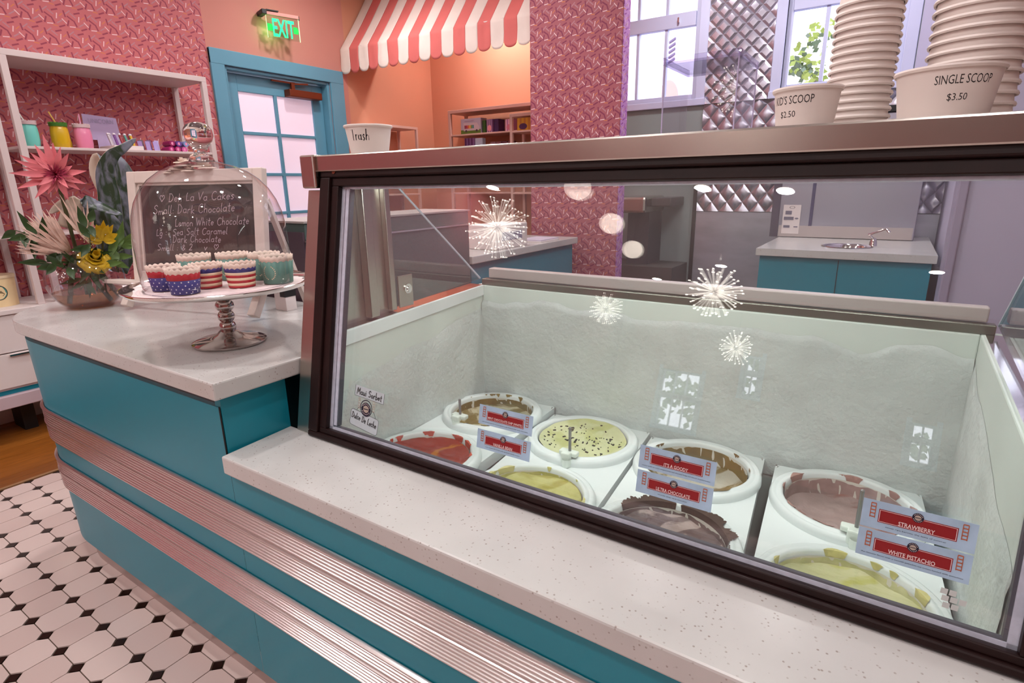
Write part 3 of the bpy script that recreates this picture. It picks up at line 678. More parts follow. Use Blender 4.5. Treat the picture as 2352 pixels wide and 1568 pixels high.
ring_prof = [(.147, .600), (.1465, .609), (.143, .616), (.138, .6185), (.134, .616), (.131, .6165), (.127, .6195), (.122, .619), (.1195, .614), (.1185, .600), (.1180, .57)]
names = ['far left', 'second', 'third', 'far right']
for k, (xa, xb) in enumerate(COLS):
    xc = (xa+xb)/2
    col = thing('tub_collar', 'white moulded two-hole collar, %s of the four in the freezer' % ['leftmost', 'second from the left', 'third from the left', 'rightmost'][k], 'tub collar', (xc, 1.1, .60))
    m = M()
    for cy, ya, yb in YS: square_hole(m, xc, cy, xa+.004, xb-.004, ya, yb, .146, .6005)
    m.v = [(p[0]-math.copysign(.012, p[0]-xc) if (abs(abs(p[0]-xc)-(xb-xa)/2+.004) < .002 and (p[1] > 1.398 or p[1] < .803)) else p[0], p[1], p[2]) for p in m.v]
    m.box(xa+.004, xb-.004, .797, .801, .57, .6003).box(xa+.004, xa+.008, .797, 1.404, .57, .6003).box(xb-.008, xb-.004, .797, 1.404, .57, .6003).box(xa+.004, xb-.004, 1.400, 1.404, .57, .6003)
    link_mesh('plate', m, PLASTIC, col)
    for cy, ya, yb in YS:
        link_mesh('ring', M().lathe(ring_prof, (xc, cy, 0), 64), PLASTIC, col, smooth=60)
ICE = {
 (0, 1): ('mint chocolate chip', .580, srgb(188, 178, 148), srgb(120, 104, 50), .50, .56, 'pale olive mint ice cream scraped low in the back left tub', srgb(128, 110, 56)),
 (0, 0): ('sherbet', .598, srgb(150, 40, 14), srgb(190, 110, 14), .58, .62, 'orange-red sherbet in the front left tub', srgb(186, 66, 40)),
 (1, 1): ('chip', .603, srgb(206, 208, 164), srgb(190, 192, 130), .50, .60, 'pale cream ice cream dotted with dark chips, second tub of the back row', None),
 (1, 0): ('vanilla', .590, srgb(186, 182, 108), srgb(160, 152, 60), .52, .60, 'pale yellow-green ice cream, second tub of the front row', srgb(196, 190, 130)),
 (2, 1): ('goody', .560, srgb(184, 176, 160), srgb(128, 104, 48), .52, .58, 'tan ice cream with brown swirls, third tub of the back row', srgb(120, 96, 52)),
 (2, 0): ('chocolate', .586, srgb(84, 62, 58), srgb(160, 140, 134), .54, .57, 'dark chocolate ice cream smeared over the rim, third tub of the front row', srgb(66, 44, 34)),
 (3, 1): ('strawberry', .560, srgb(164, 140, 136), srgb(140, 96, 88), .55, .62, 'dusty pink strawberry ice cream in the back right tub', srgb(158, 122, 114)),
 (3, 0): ('pistachio', .585, srgb(196, 194, 146), srgb(184, 182, 96), .56, .62, 'pale green pistachio ice cream in the front right tub', srgb(190, 182, 120)),
}
TUBWALL = mat('tub_card', srgb(214, 210, 200), .6)
for (k, row), (nm, z, c1, c2, lo, hi, lab, smear) in ICE.items():
    xc = sum(COLS[k])/2; cy = YS[row][0]; rs = random.Random(k*7+row)
    t = thing('ice_cream_tub', lab, 'ice cream tub', (xc, cy, .40))
    link_mesh('tub_wall', M().lathe([(.1165, .608), (.1165, .40), (0.001, .40)], (xc, cy, 0), 48), TUBWALL, t, smooth=40)
    wc = tuple(.85*a_+.15*b_ for a_, b_ in zip(c2 if nm in ('mint chocolate chip', 'goody') else c1, c2))
    def resid(i, j, cx=xc, cy=cy, z=z, k=k, row=row):
        a = 2*PI*i; zt = .606+.012*noise.noise((math.cos(a)*2.2+k, math.sin(a)*2.2, row+k*2.3))+.005*noise.noise((math.cos(a)*9, math.sin(a)*9, k))
        r = .1160-.0012*noise.noise((math.cos(a)*8, math.sin(a)*8, j*3+k)); return (cx+r*math.cos(a), cy+r*math.sin(a), (z-.01)+(min(.607, zt)-z+.01)*j)
    link_mesh('residue', M().grid(resid, 96, 3), noise_var(mat('residue_'+nm, wc, .5), 40, .18), t, smooth=60)
    im = blotch(mat('ice_cream_'+nm, c1, .42, sss=.15), c2, 9, lo, hi)
    nt, N, L, b = nodes_of(im); nz = N.new('ShaderNodeTexNoise'); nz.inputs['Scale'].default_value = 45; nz.inputs['Detail'].default_value = 6; bp = N.new('ShaderNodeBump'); bp.inputs['Distance'].default_value = .006; bp.inputs['Strength'].default_value = .7
    tcn = N.new('ShaderNodeTexCoord'); L.new(tcn.outputs['Object'], nz.inputs[0]); L.new(nz.outputs[0], bp.inputs['Height']); L.new(bp.outputs[0], b.inputs['Normal'])
    def surf(i, j, cx=xc, cy=cy, z=z, k=k, row=row):
        r = .1162*i; a = 2*PI*j; x, y = cx+r*math.cos(a), cy+r*math.sin(a)
        q = noise.noise((x*14, y*14, k*3.1+row))*.012+noise.noise((x*45, y*45, k+row*5))*.004
        edge = max(0, (i-.82)/.18)
        return (x, y, z+q*(1-edge*.6)+.016*edge*(.6+.7*noise.noise((math.cos(a)*2, math.sin(a)*2, k+row*3.7))))
    link_mesh('ice_cream', M().grid(surf, 26, 72), im, t, smooth=60)
    if nm == 'chip':
        cm = M()
        for _ in range(110):
            r = .105*math.sqrt(rs.random()); a = rs.random()*2*PI; s = rs.choice((.0012, .0018, .003, .0042)); x, y = xc+r*math.cos(a), cy+r*math.sin(a)
            zz = surf(r/.1162, (a/(2*PI)) % 1)[2]+.0006; th = rs.random()*PI; cm.obox((x, y, zz), (s*math.cos(th), s*math.sin(th), 0), (-s*.5*math.sin(th), s*.5*math.cos(th), 0), (0, 0, .0012))
        o = link_mesh('chocolate_chip', cm, mat('chocolate_chip', srgb(38, 34, 36), .5), t); o['kind'] = 'stuff'
    if smear:
        sm = M(); amt = {'chocolate': .66, 'sherbet': .42}.get(nm, .30)
        n = 420
        for i in range(n):
            a, a2 = 2*PI*i/n, 2*PI*(i+1)/n
            def wd(a): 
                q = noise.noise((math.cos(a)*3+k, math.sin(a)*3+row, k*1.7))+.22*noise.noise((math.cos(a)*9, math.sin(a)*9, k+row*9))+(.25 if amt > .5 else .07)*noise.noise((math.cos(a)*31, math.sin(a)*31, k)); return max(0, q+amt-.40)*(.042 if amt > .5 else .018)
            w1, w2_ = wd(a), wd(a2)
            if w1 > .0002 or w2_ > .0002:
                def pt(a, r):
                    zz = .6205 if r > .1195 else .6205-(.1195-r)*8
                    return (xc+r*math.cos(a), cy+r*math.sin(a), zz)
                r1a, r1b = max(.1165, .1196-w1*.6), min(.143, .1196+w1); r2a, r2b = max(.1165, .1196-w2_*.6), min(.143, .1196+w2_)
                sm.add([pt(a, r1a), pt(a2, r2a), pt(a2, .1196), pt(a, .1196), pt(a2, r2b), pt(a, r1b)], [(0, 1, 2, 3), (3, 2, 4, 5)])
        if sm.v: sm_o = link_mesh('smear', sm, blotch(mat('smear_'+nm, smear, .5), tuple(min(1, x*1.3) for x in smear), 40, .5, .62), t); sm_o['kind'] = 'stuff'
CLAMP = mat('white_clamp_plastic', srgb(222, 230, 222), .4)
for lab, x, y, h in (('white rim clamp with a short steel pin on the leftmost back tub', -.945, 1.150, .045), ('white rim clamp with a steel pin in front of the chip ice cream tub', -.590, 1.135, .062), ('white rim clamp with a steel pin beside the strawberry label', .020, 1.135, .078)):
    c = thing('rim_clamp', lab, 'clamp', (x, y, .622), 'white clamps on the tub rims')
    link_mesh('clamp_body', M().box(x-.024, x+.024, y-.010, y+.010, .622, .634).box(x-.012, x+.012, y-.024, y-.008, .606, .636).lathe([(.0001, .601), (.011, .601), (.011, .622)], (x+.004, y-.022, 0), 16), CLAMP, c, bevel=.003)
    link_mesh('pin', M().lathe([(.0036, .634), (.0036, .634+h), (.0001, .636+h)], (x+.002, y, 0), 12), mat('steel_pin', (.25, .25, .25), .4, .8), c, smooth=40)

for o_ in list(COL.objects):      # the collars stand slightly askew, with their tubs; the leftmost sits a little higher
    if o_.parent is None and o_.name.split('.')[0] in ('tub_collar', 'ice_cream_tub'):
        kk = min(range(4), key=lambda q: abs(sum(COLS[q])/2-o_.location.x)); xc = sum(COLS[kk])/2
        th = math.radians((2.5, 5.0, 5.0, 4.0)[kk]); dx, dy = o_.location.x-xc, o_.location.y-1.1
        o_.location.x = xc+dx*math.cos(th)-dy*math.sin(th)+(.004, .012, .012, .008)[kk]; o_.location.y = 1.1+dx*math.sin(th)+dy*math.cos(th)-.004
        o_.rotation_euler.z = th
        if kk == 0: o_.location.z += .014
    elif o_.name.startswith('rim_clamp') and o_.location.x < -.85: o_.location.z += .014

# ---- flavour labels stuck on the glass
CARD = noise_var(mat('pale_blue_label', srgb(166, 192, 216), .5), 30, .12)
CARDG = CARD
RED = mat('label_red', srgb(140, 22, 28), .5); PINKW = mat('label_white', srgb(236, 214, 214), .5); NAVY = mat('emblem_navy', srgb(28, 24, 46), .5); RUST = mat('tower_rust', srgb(176, 96, 66), .6); RUST2 = mat('tower_grey', srgb(178, 162, 150), .6)
def gplace(m, u, v, w, rot=0):
    c, s = math.cos(rot), math.sin(rot)
    return m.map(lambda p: G(u+p[0]*c-p[1]*s, v+p[0]*s+p[1]*c, w+p[2]))
def rect(w, h, z=0): return M().add([(-w/2, -h/2, z), (w/2, -h/2, z), (w/2, h/2, z), (-w/2, h/2, z)], [(0, 1, 2, 3)])
def shift(m, dx, dy, dz=0): return m.map(lambda p: (p[0]+dx, p[1]+dy, p[2]+dz))
def disc(r, z=0, n=24, sy=1): return M().add([(r*math.cos(2*PI*i/n), r*sy*math.sin(2*PI*i/n), z) for i in range(n)], [tuple(range(n))])
def ringm(r0, r1, z=0, n=28): return M().add([(r*math.cos(2*PI*i/n), r*math.sin(2*PI*i/n), z) for r in (r0, r1) for i in range(n)], [(i, (i+1) % n, n+(i+1) % n, n+i) for i in range(n)])
def tower(h, w=.0052):
    m = M(); t = .0009
    for sx in (-1, 1): m.add(*[(lambda q: ([(sx*w/2-t/2, 0, 0), (sx*w/2+t/2, 0, 0), (sx*w/2+t/2, h, 0), (sx*w/2-t/2, h, 0)], [(0, 1, 2, 3)]))(0)][0])
    for k in range(5): y = h*(.02+.235*k); m.add([(-w/2, y, 0), (w/2, y, 0), (w/2, y+t*1.6, 0), (-w/2, y+t*1.6, 0)], [(0, 1, 2, 3)])
    return m
def emblem(parent, place, r):
    link_mesh('emblem', place(disc(r, .0007)), NAVY, parent)
    em = bpy.data.objects[-1] if False else None
    link_mesh('emblem_scoop', place(disc(r*.58, .0009, sy=.95)), RUST2, parent)
    d = M()
    for k in range(18):
        a = 2*PI*k/18+.1
        if abs(math.sin(a)) > .25: d.obox((r*.8*math.cos(a), r*.8*math.sin(a), .0010), (r*.05, 0, 0), (0, r*.07, 0), (0, 0, .00005))
    link_mesh('emblem_lettering', place(d), PINKW, parent)
    link_mesh('emblem_bar', place(M().obox((0, 0, .0011), (r*.5, -r*.0, 0), (0, r*.06, 0), (0, 0, .00005))), NAVY, parent)
def flavour_label(text, u, v, w=.117, h=.0365, small='sweet ripe berries, the taste of summer', tw=.5, row='upper', lab=''):
    uc, vc = u+w/2, v-h/2; W0 = .0004
    t = thing('flavour_label', lab, 'label', tuple(G(uc, v-h, 0)), 'flavour labels on the freezer glass')
    pl = lambda m: gplace(m, uc, vc, W0)
    link_mesh('card', gplace(M().box(-w/2, w/2, -h/2, h/2, 0, .0004), uc, vc, 0), CARD, t)
    bw, bh = w*.69, h*.47
    link_mesh('banner', pl(rect(bw, bh, .0003)), RED, t)
    fr = M()
    for (a, b_, c, d) in ((-1, 1, .90, .96), (-1, 1, -.96, -.90)): fr.add([(a*bw*.485, c*bh/2*.92, 0), (b_*bw*.485, c*bh/2*.92, 0), (b_*bw*.485, d*bh/2*.92, 0), (a*bw*.485, d*bh/2*.92, 0)], [(0, 1, 2, 3)])
    for sgn in (-1, 1): fr.add([(sgn*bw*.485-.0003, -bh*.44, 0), (sgn*bw*.485+.0003, -bh*.44, 0), (sgn*bw*.485+.0003, bh*.44, 0), (sgn*bw*.485-.0003, bh*.44, 0)], [(0, 1, 2, 3)])
    link_mesh('banner_border', pl(shift(fr, 0, 0, .0005)), PINKW, t)
    link_mesh('lettering', pl(shift(text_m(text, bw*tw, h*.150, .012), 0, -bh*.25, .0006)), PINKW, t)
    link_mesh('small_print', pl(shift(text_m(small, min(w*.9, len(small)*.0016), h*.055), 0, -h*.36, .0004)), NAVY, t)
    for sx, mm in ((-1, RUST), (1, RUST)): link_mesh('tower_print', pl(shift(tower(h*.52), sx*w*.40, -h*.12, .0004)), mm, t)
    emblem(t, lambda m: pl(shift(m, 0, h*.245)), h*.165)
    return t
flavour_label('MINT CHOCOLATE CHIP (WHITE)', -.598, .168, tw=.92, small='refreshing mint ice cream generously loaded with dark chocolate', lab='pale blue label with red banner reading MINT CHOCOLATE CHIP (WHITE)')
flavour_label('VANILLA BEAN', -.598, .1215, tw=.52, small='rich vanilla flavored with ground vanilla beans', lab='pale blue label with red banner reading VANILLA BEAN')
flavour_label("IT'S A GOODY", -.283, .165, tw=.46, small='creamy vanilla ice cream complemented with chocolate fudge and ribbons of peanut butter', lab="pale blue label with red banner reading IT'S A GOODY")
flavour_label('ULTRA CHOCOLATE', -.283, .125, tw=.65, small='smooth, deep, dark chocolate', lab='pale blue label with red banner reading ULTRA CHOCOLATE')
flavour_label('STRAWBERRY', .018, .166, tw=.46, small='sweet ripe berries, the taste of summer', lab='pale blue label with red banner reading STRAWBERRY')
flavour_label('WHITE PISTACHIO', .018, .1275, tw=.60, small='the ultimate flavor with a smooth pistachio ice cream loaded with pistachios', lab='pale blue label with red banner reading WHITE PISTACHIO')
STICK = noise_var(mat('sticker_grey', srgb(188, 198, 204), .5), 40, .06)
t = thing('handwritten_sticker', 'strip sticker handwritten Maui Sorbet in black marker on the glass', 'sticker', tuple(G(-.89, .118, 0)), 'handwritten stickers on the freezer glass')
link_mesh('card', gplace(M().box(-.044, .044, -.0115, .0115, 0, .0004), -.890, .131, 0, -.06), STICK, t)
link_mesh('border', gplace(M().box(-.044, .044, -.0118, -.0112, .0004, .0006).box(-.0445, -.0438, -.0118, .0115, .0004, .0006).box(.0438, .0445, -.0118, .0115, .0004, .0006), -.890, .131, 0, -.06), NAVY, t)
link_mesh('handwriting', gplace(shift(hand_m('Maui Sorbet', .0135, .0017, width=.077), -.038, -.0065, .0008), -.890, .131, 0, -.06), INK, t)
t = thing('handwritten_sticker', 'round-topped sticker handwritten Dulce De Leche in black marker on the glass', 'sticker', tuple(G(-.90, .05, 0)), 'handwritten stickers on the freezer glass')
rr = [(.043*sx-.006*sx*(1-math.cos(a)), .018*sy-.006*sy*(1-math.sin(a))) for sx, sy, rg in ((1, 1, range(0, 91, 30)), (-1, 1, range(90, -1, -30)), (-1, -1, range(0, 91, 30)), (1, -1, range(90, -1, -30))) for a in [math.radians(x) for x in rg]]
def P2(s=1): return [(x*s, y*s) for x, y in rr]
link_mesh('card', gplace(M().prism(P2(), 0, .0004), -.902, .068, 0, -.13), STICK, t)
ol = M(); Q = P2(); n = len(Q)
for i in range(n):
    a, b_ = Vector((*Q[i], 0)), Vector((*Q[(i+1) % n], 0)); d = (b_-a)
    if d.length > 1e-6:
        nn = Vector((-d.y, d.x, 0)).normalized()*.0004; ol.add([a-nn, b_-nn, b_+nn, a+nn], [(0, 1, 2, 3)])
link_mesh('border', gplace(shift(ol, 0, 0, .0006), -.902, .068, 0, -.13), NAVY, t)
link_mesh('badge_arch', gplace(ringm(.0165, .0185, .0008), -.897, .099, 0), NAVY, t)
link_mesh('badge_arch', gplace(shift(ringm(.0105, .0115, .0003), -.018, -.012), -.897, .099, 0), NAVY, t)
link_mesh('badge_arch', gplace(shift(ringm(.0150, .0160, .0003), .013, -.018), -.897, .099, 0), NAVY, t)
emblem(t, lambda m: gplace(shift(m, 0, 0, .0004), -.897, .097, 0), .0145)
for du in (-.022, .022): link_mesh('tower_print', gplace(shift(tower(.024), 0, 0, .0004), -.897+du, .094, 0), RUST2, t)
link_mesh('handwriting', gplace(shift(hand_m('Dulce De Leche', .0135, .0015, width=.078, seed=4), -.039, -.002, .0009), -.902, .068, 0, -.16), INK, t)

# maker's mark printed low on the glass (small tilted squares)
mk = thing('glass_maker_mark', 'faint grey mark of small tilted squares low on the right of the glass', 'decal', tuple(G(.13, .045, 0)))
mq = M()
for i, (a, b_) in enumerate(((0, 0), (1, 0), (0, 1), (1, 1), (2, 1), (0, 2), (1, 2))): mq.add([(a*.0085+b_*.002+x, -b_*.0085+y+.006*0, 0) for x, y in ((0, 0), (.007, 0), (.0075, .007), (.0005, .007))], [(0, 1, 2, 3)])
link_mesh('print', gplace(mq, .110, .072, .0006), mat('faint_print', srgb(196, 200, 198), .6), mk)

# ================================================================== ON THE LEFT COUNTERTOP
# ---- cake stand, dome, doily, paper baking cups
SC = Vector((-1.42, .79, .878)); PZ = 1.030
st = thing('cake_stand', 'polished metal cake stand with beaded stem on the white countertop', 'cake stand', tuple(SC))
link_mesh('foot', M().lathe([(0.0001, 0), (.086, 0), (.090, .004), (.090, .008), (.080, .013), (.050, .018), (.030, .026), (.022, .034), (.0001, .034)], tuple(SC), 64), PEWTER, st, smooth=50)
pf = []
z = .030
for k in range(4):
    R_ = .0205+.001*k; hh = .0145
    for a in range(-70, 71, 14): pf.append((.010+(R_-.010)*math.cos(math.radians(a)), z+hh+hh*math.sin(math.radians(a))))
    z += 2*hh-.001
pf += [(.012, z), (.024, .146)]
def facet(p):
    d = Vector((p[0]-SC.x, p[1]-SC.y, 0)); a = math.atan2(d.y, d.x); zz = p[2]-SC.z
    q = 1 - .05*abs(math.sin(a*3+ (int((zz-.03)/.028) % 2)*1.2)); return (SC.x+d.x*q, SC.y+d.y*q, p[2])
link_mesh('stem', M().lathe(pf, tuple(SC), 36).map(facet), PEWTER, st, smooth=60)
link_mesh('plate', M().lathe([(.0001, PZ-.878-.006), (.19, PZ-.878-.006), (.212, PZ-.878-.002), (.221, PZ-.878+.006), (.223, PZ-.878+.010), (.220, PZ-.878+.011), (.213, PZ-.878+.004), (.19, PZ-.878-.001), (.0001, PZ-.878-.001)], tuple(SC), 96), CHROME, st, smooth=60)
DOILY = mat('paper_doily', srgb(232, 214, 212), .8)
dm = M(); n = 180
dv = [(SC.x, SC.y, PZ+.0008)]
for i in range(n):
    a = 2*PI*i/n; r = .196+.010*abs(math.sin(a*15)); dv.append((SC.x+r*math.cos(a), SC.y+r*math.sin(a), PZ+.001+.0015*math.sin(a*7)))
dm.add(dv, [(0, 1+i, 1+(i+1) % n) for i in range(n)])
dl = tag(link_mesh('paper_doily', dm, DOILY), 'scalloped white paper doily lying on the cake stand plate', 'doily')
link_mesh('folded_petal', M().add([p for k in range(4) for p in ((SC.x-.150-.004*k, SC.y-.10-.02*k, PZ+.002), (SC.x-.200, SC.y-.080-.022*k, PZ+.016-.003*k), (SC.x-.206, SC.y-.065-.022*k, PZ+.013-.003*k), (SC.x-.15, SC.y-.075-.02*k, PZ+.003))], [(4*k, 4*k+1, 4*k+2, 4*k+3) for k in range(4)]), DOILY, dl, solid=.0006)['kind'] = 'stuff'
hp = M(); rh = random.Random(2)
for i in range(34):
    a = -2.3+.030*i; r = .178+.008*(i % 3-1)
    hp.add([(SC.x+r*math.cos(a)+x, SC.y+r*math.sin(a)+y, PZ+.0016) for x, y in ((-.0012, -.0012), (.0012, -.0012), (.0012, .0012), (-.0012, .0012))], [(0, 1, 2, 3)])
link_mesh('punched_holes', hp, mat('hole_grey', srgb(150, 130, 135), .8), dl)['kind'] = 'stuff'
dome = thing('glass_dome', 'clear glass cake dome with a round knob over the paper baking cups', 'cake dome', (SC.x, SC.y, PZ))
prof = [(.1705, .002), (.1725, .03), (.174, .07), (.174, .115), (.172, .150), (.167, .183), (.157, .213), (.142, .241), (.122, .264), (.098, .282), (.070, .295), (.042, .303), (.020, .307)]
link_mesh('bell', M().lathe(prof, (SC.x, SC.y, PZ), 96), DOMEGLASS, dome, smooth=80)
link_mesh('rim', M().lathe([(.1675, .001), (.1735, .001), (.1740, .005), (.1700, .005)], (SC.x, SC.y, PZ), 96, closed=True), DOMEGLASS, dome, smooth=60)
link_mesh('knob', M().lathe([(.0001, .303), (.030, .305), (.026, .313), (.017, .320), (.014, .328), (.018, .338), (.028, .350), (.0335, .364), (.032, .378), (.024, .389), (.012, .3945), (.0001, .395)], (SC.x, SC.y, PZ), 48), SOLIDGLASS, dome, smooth=80)

CR = mat('cup_red', srgb(178, 30, 44), .6); CB = mat('cup_navy', srgb(58, 54, 122), .6); CC = mat('cup_cream', srgb(238, 214, 180), .6); CG = noise_var(mat('cup_sage', srgb(102, 144, 132), .6), 6, .05); CI = mat('cup_inside', srgb(238, 216, 200), .7)
STARW = mat('cup_white_print', srgb(236, 230, 232), .6)
def baking_cup(kind, x, y, label):
    big = kind == 'sage'; r0, r1, H = (.036, .042, .070) if big else (.031, .0385, .060)
    t = thing('baking_cup', label, 'baking cup', (x, y, PZ+.0025), 'paper baking cups under the dome')
    c = (x, y, PZ+.0025)
    def band(z0, z1, m_, nm='cup_wall', scal=0, scal_lo=0):
        n = 96; v = []
        for z, s_ in ((z0, scal_lo), (z1, scal)):
            for i in range(n):
                a = 2*PI*i/n; zz = z+s_*(abs(math.cos(a*9))-.5); r = r0+(r1-r0)*zz/H; v.append((x+r*math.cos(a), y+r*math.sin(a), c[2]+zz))
        return link_mesh(nm, M().add(v, [(i, (i+1) % n, n+(i+1) % n, n+i) for i in range(n)]), m_, t, smooth=60, solid=.0007)
    link_mesh('cup_base', M().add([(x+r0*math.cos(2*PI*i/32), y+r0*math.sin(2*PI*i/32), c[2]+.001) for i in range(32)], [tuple(range(32))]), CI, t)
    lip = H*.80
    if kind == 'stars':
        band(0, H*.56, CB); band(H*.56, lip, CR, 'red_band', .0035); band(lip, H, CI, 'scalloped_lip', .004, .0035)
        sm = M()
        for row in range(4):
            for k in range(15):
                a = 2*PI*(k+.5*(row % 2))/15; hz = H*(.09+.135*row)
                fn = cone_map(c, r0, r1, H, a, 0, hz)
                pts = [fn((rr_*math.sin(2*PI*q/10), rr_*math.cos(2*PI*q/10), 0)) for q in range(10) for rr_ in ((.0022,) if q % 2 == 0 else (.0010,))]
                sm.add(pts, [tuple(range(10))])
        link_mesh('star_print', sm, STARW, t)
    elif kind == 'stripes':
        zs = [0, .09, .20, .31, .42, .53, .64]
        for i in range(6): band(H*zs[i], H*zs[i+1], CR if i % 2 == 0 else CC, 'stripe')
        band(H*.64, lip, CB, 'navy_band', .0035); band(lip, H, CI, 'scalloped_lip', .004, .0035)
    else:
        band(0, lip, CG, 'cup_wall', .0035); band(lip, H, CI, 'scalloped_lip', .004, .0035)
        wr = M(); a0 = math.atan2(-y, -x)-.55
        for sgn in (-1, 1):
            for k in range(9):
                th = -PI/2+sgn*(.25+k*.28); px_, pz_ = .014*math.cos(th), .016*math.sin(th)
                d1 = Vector((math.cos(th+sgn*.9), math.sin(th+sgn*.9)))*.0052; d2 = Vector((-d1.y, d1.x))*.25
                fn = cone_map(c, r0, r1, H, a0, 0, H*.42)
                wr.add([fn((px_, pz_, 0)), fn((px_+d1.x*.5+d2.x, pz_+d1.y*.5+d2.y, 0)), fn((px_+d1.x, pz_+d1.y, 0)), fn((px_+d1.x*.5-d2.x, pz_+d1.y*.5-d2.y, 0))], [(0, 1, 2, 3)])
        link_mesh('wreath_print', wr, CC, t)
    return t
baking_cup('stars', -1.478, .684, 'paper baking cup with white stars and red band, left of the two')
baking_cup('stars', -1.385, .682, 'paper baking cup with white stars and red band, right of the two')
baking_cup('stripes', -1.420, .757, 'red and cream striped baking cup, left of the two striped ones')
baking_cup('stripes', -1.352, .806, 'red and cream striped baking cup, right one beside the large sage cup')
baking_cup('sage', -1.325, .892, 'large sage green baking cup with pale wreath, rightmost under the dome')
baking_cup('sage', -1.552, .800, 'sage green baking cup at the back, leftmost of the green ones')
baking_cup('sage', -1.492, .872, 'sage green baking cup at the back, second green one from the left')
baking_cup('sage', -1.412, .915, 'sage green baking cup at the back beside the rightmost green one')

# ---- chalkboard easel
EX = Vector((.975, .22, 0)).normalized(); BKV = Vector((-EX.y, EX.x, 0)); UP = BKV*.12+Vector((0, 0, .993)); EN = -EX.cross(UP)
if EN.dot(BKV) > 0: EN = -EN
BLc = Vector((-2.175, .915, .965))
def E3(s, t_, w=0): return BLc+EX*s+UP*t_+EN*w
def ebox(m, s0, s1, t0, t1, w0, w1): return m.add([E3(s, t_, w) for s in (s0, s1) for t_ in (t0, t1) for w in (w0, w1)], [(0, 1, 3, 2), (4, 6, 7, 5), (0, 4, 5, 1), (2, 3, 7, 6), (0, 2, 6, 4), (1, 5, 7, 3)])
WOODW = noise_var(mat('chalky_white_wood', srgb(218, 202, 194), .6), 12, .06)
ea = thing('chalkboard_easel', 'white wooden tabletop chalkboard easel behind the glass cake dome', 'chalkboard', tuple(E3(.28, 0).to_3d())[:2]+(.878,))
EW, EH, fb_ = .585, .368, .038
for (a, b_, c, d) in ((0, fb_, 0, EH), (EW-fb_, EW, 0, EH), (fb_, EW-fb_, EH-fb_, EH), (fb_, EW-fb_, 0, fb_)):
    link_mesh('frame_bar', ebox(M(), a, b_, c, d, -.010, .012), WOODW, ea, bevel=.003)
for (a, b_, c, d) in ((fb_, fb_+.008, fb_, EH-fb_), (EW-fb_-.008, EW-fb_, fb_, EH-fb_), (fb_, EW-fb_, EH-fb_-.008, EH-fb_)):
    link_mesh('inner_bead', ebox(M(), a, b_, c, d, -.006, .004), WOODW, ea, bevel=.002)
SLATE = blotch(mat('chalkboard_slate', srgb(58, 46, 46), .7), srgb(82, 68, 68), 5, .45, .7)
bd = link_mesh('board', ebox(M(), fb_, EW-fb_, fb_, EH-fb_, -.008, -.002), SLATE, ea)
CHALK = mat('chalk', srgb(196, 176, 184), .9)
for (txt, s, t_, h, w, sd) in (('H Deh La Va Cakes', .130, .268, .026, .33, 1), ('Small: Dark Chocolate', .100, .228, .026, .36, 2), ('Lemon White Chocolate', .195, .190, .024, .32, 3),
                               ('Lg :  Sea Salt Caramel', .105, .158, .022, .32, 4), ('Dark Chocolate', .180, .136, .022, .215, 5), ('Small : & 2    v  H', .105, .108, .020, .28, 6)):
    link_mesh('chalk_writing', hand_m(txt, h, .0019, .18, .04, sd, w).map(lambda p: E3(s+p[0], t_+p[1]+(p[0]*.03), -.0012)), CHALK, bd)
link_mesh('ledge', ebox(M(), -.085, EW+.04, -.008, .006, .002, .065), WOODW, ea, bevel=.003)
for s in (0.0, EW-.03):
    lm = M(); a = E3(s+.02, .0, .02); b_ = Vector((a.x+EN.x*.05, a.y+EN.y*.05, .8785+.013)); d = (b_-a); 
    link_mesh('leg', M().obox((a+b_)/2, EX*.015, d/2, d.normalized().cross(EX)*.013), WOODW, ea, bevel=.002)
    a = E3(s+.02, EH*.75, -.012); b_ = Vector((a.x-EN.x*.13, a.y-EN.y*.13, .880)); d = b_-a
    link_mesh('leg', M().obox((a+b_)/2, EX*.009, d/2, d.normalized().cross(EX)*.006), WOODW, ea)
ROSEW = mat('cream_paper_rose', srgb(226, 204, 190), .8)
def rose_mesh(c, R, seed, flat=.85, layers=4, petals=5, open_=1.0):
    r = random.Random(seed); m = M(); c = Vector(c)
    for L_ in range(layers):
        rr_ = R*(.28+.72*L_/(layers-1)); n = petals+L_
        for k in range(n):
            a = 2*PI*(k+r.random()*.3)/n+L_*.6
            def f(i, j, a=a, rr_=rr_, L_=L_, n=n):
                aa = a+(i-.5)*(2*PI/n)*1.5; h = R*flat*(1.0-.22*L_)*j; q = rr_*(.45+.55*math.sin(j*PI*.62))*(1+.12*L_*j*open_)
                q *= 1+.06*math.sin(i*9+L_)
                return (c.x+q*math.cos(aa), c.y+q*math.sin(aa), c.z+h-(R*.15*L_*j*j))
            m.grid(f, 5, 4)
    return m
ro = thing('paper_rose_cluster', 'cluster of cream paper roses on top of the chalkboard frame', 'paper flowers', tuple(E3(.27, EH, 0)), )
for k, (s, t_, R) in enumerate(((.20, .375, .020), (.235, .385, .022), (.27, .395, .024), (.305, .410, .024), (.25, .405, .018), (.29, .378, .02), (.33, .392, .022), (.33, .425, .02), (.365, .385, .02))):
    link_mesh('rose', rose_mesh(E3(s, t_-.012, .004*(k % 3)), R, k), ROSEW, ro, smooth=60)
bx = thing('small_card_box', 'small white box with black corner standing behind the cake stand stem', 'box', (-1.66, 1.12, .878))
link_mesh('box_body', M().box(-1.685, -1.625, 1.11, 1.15, .878, .945), WHITE, bx, bevel=.002)
link_mesh('black_corner', M().box(-1.650, -1.624, 1.108, 1.151, .925, .9455), BLACK, bx)

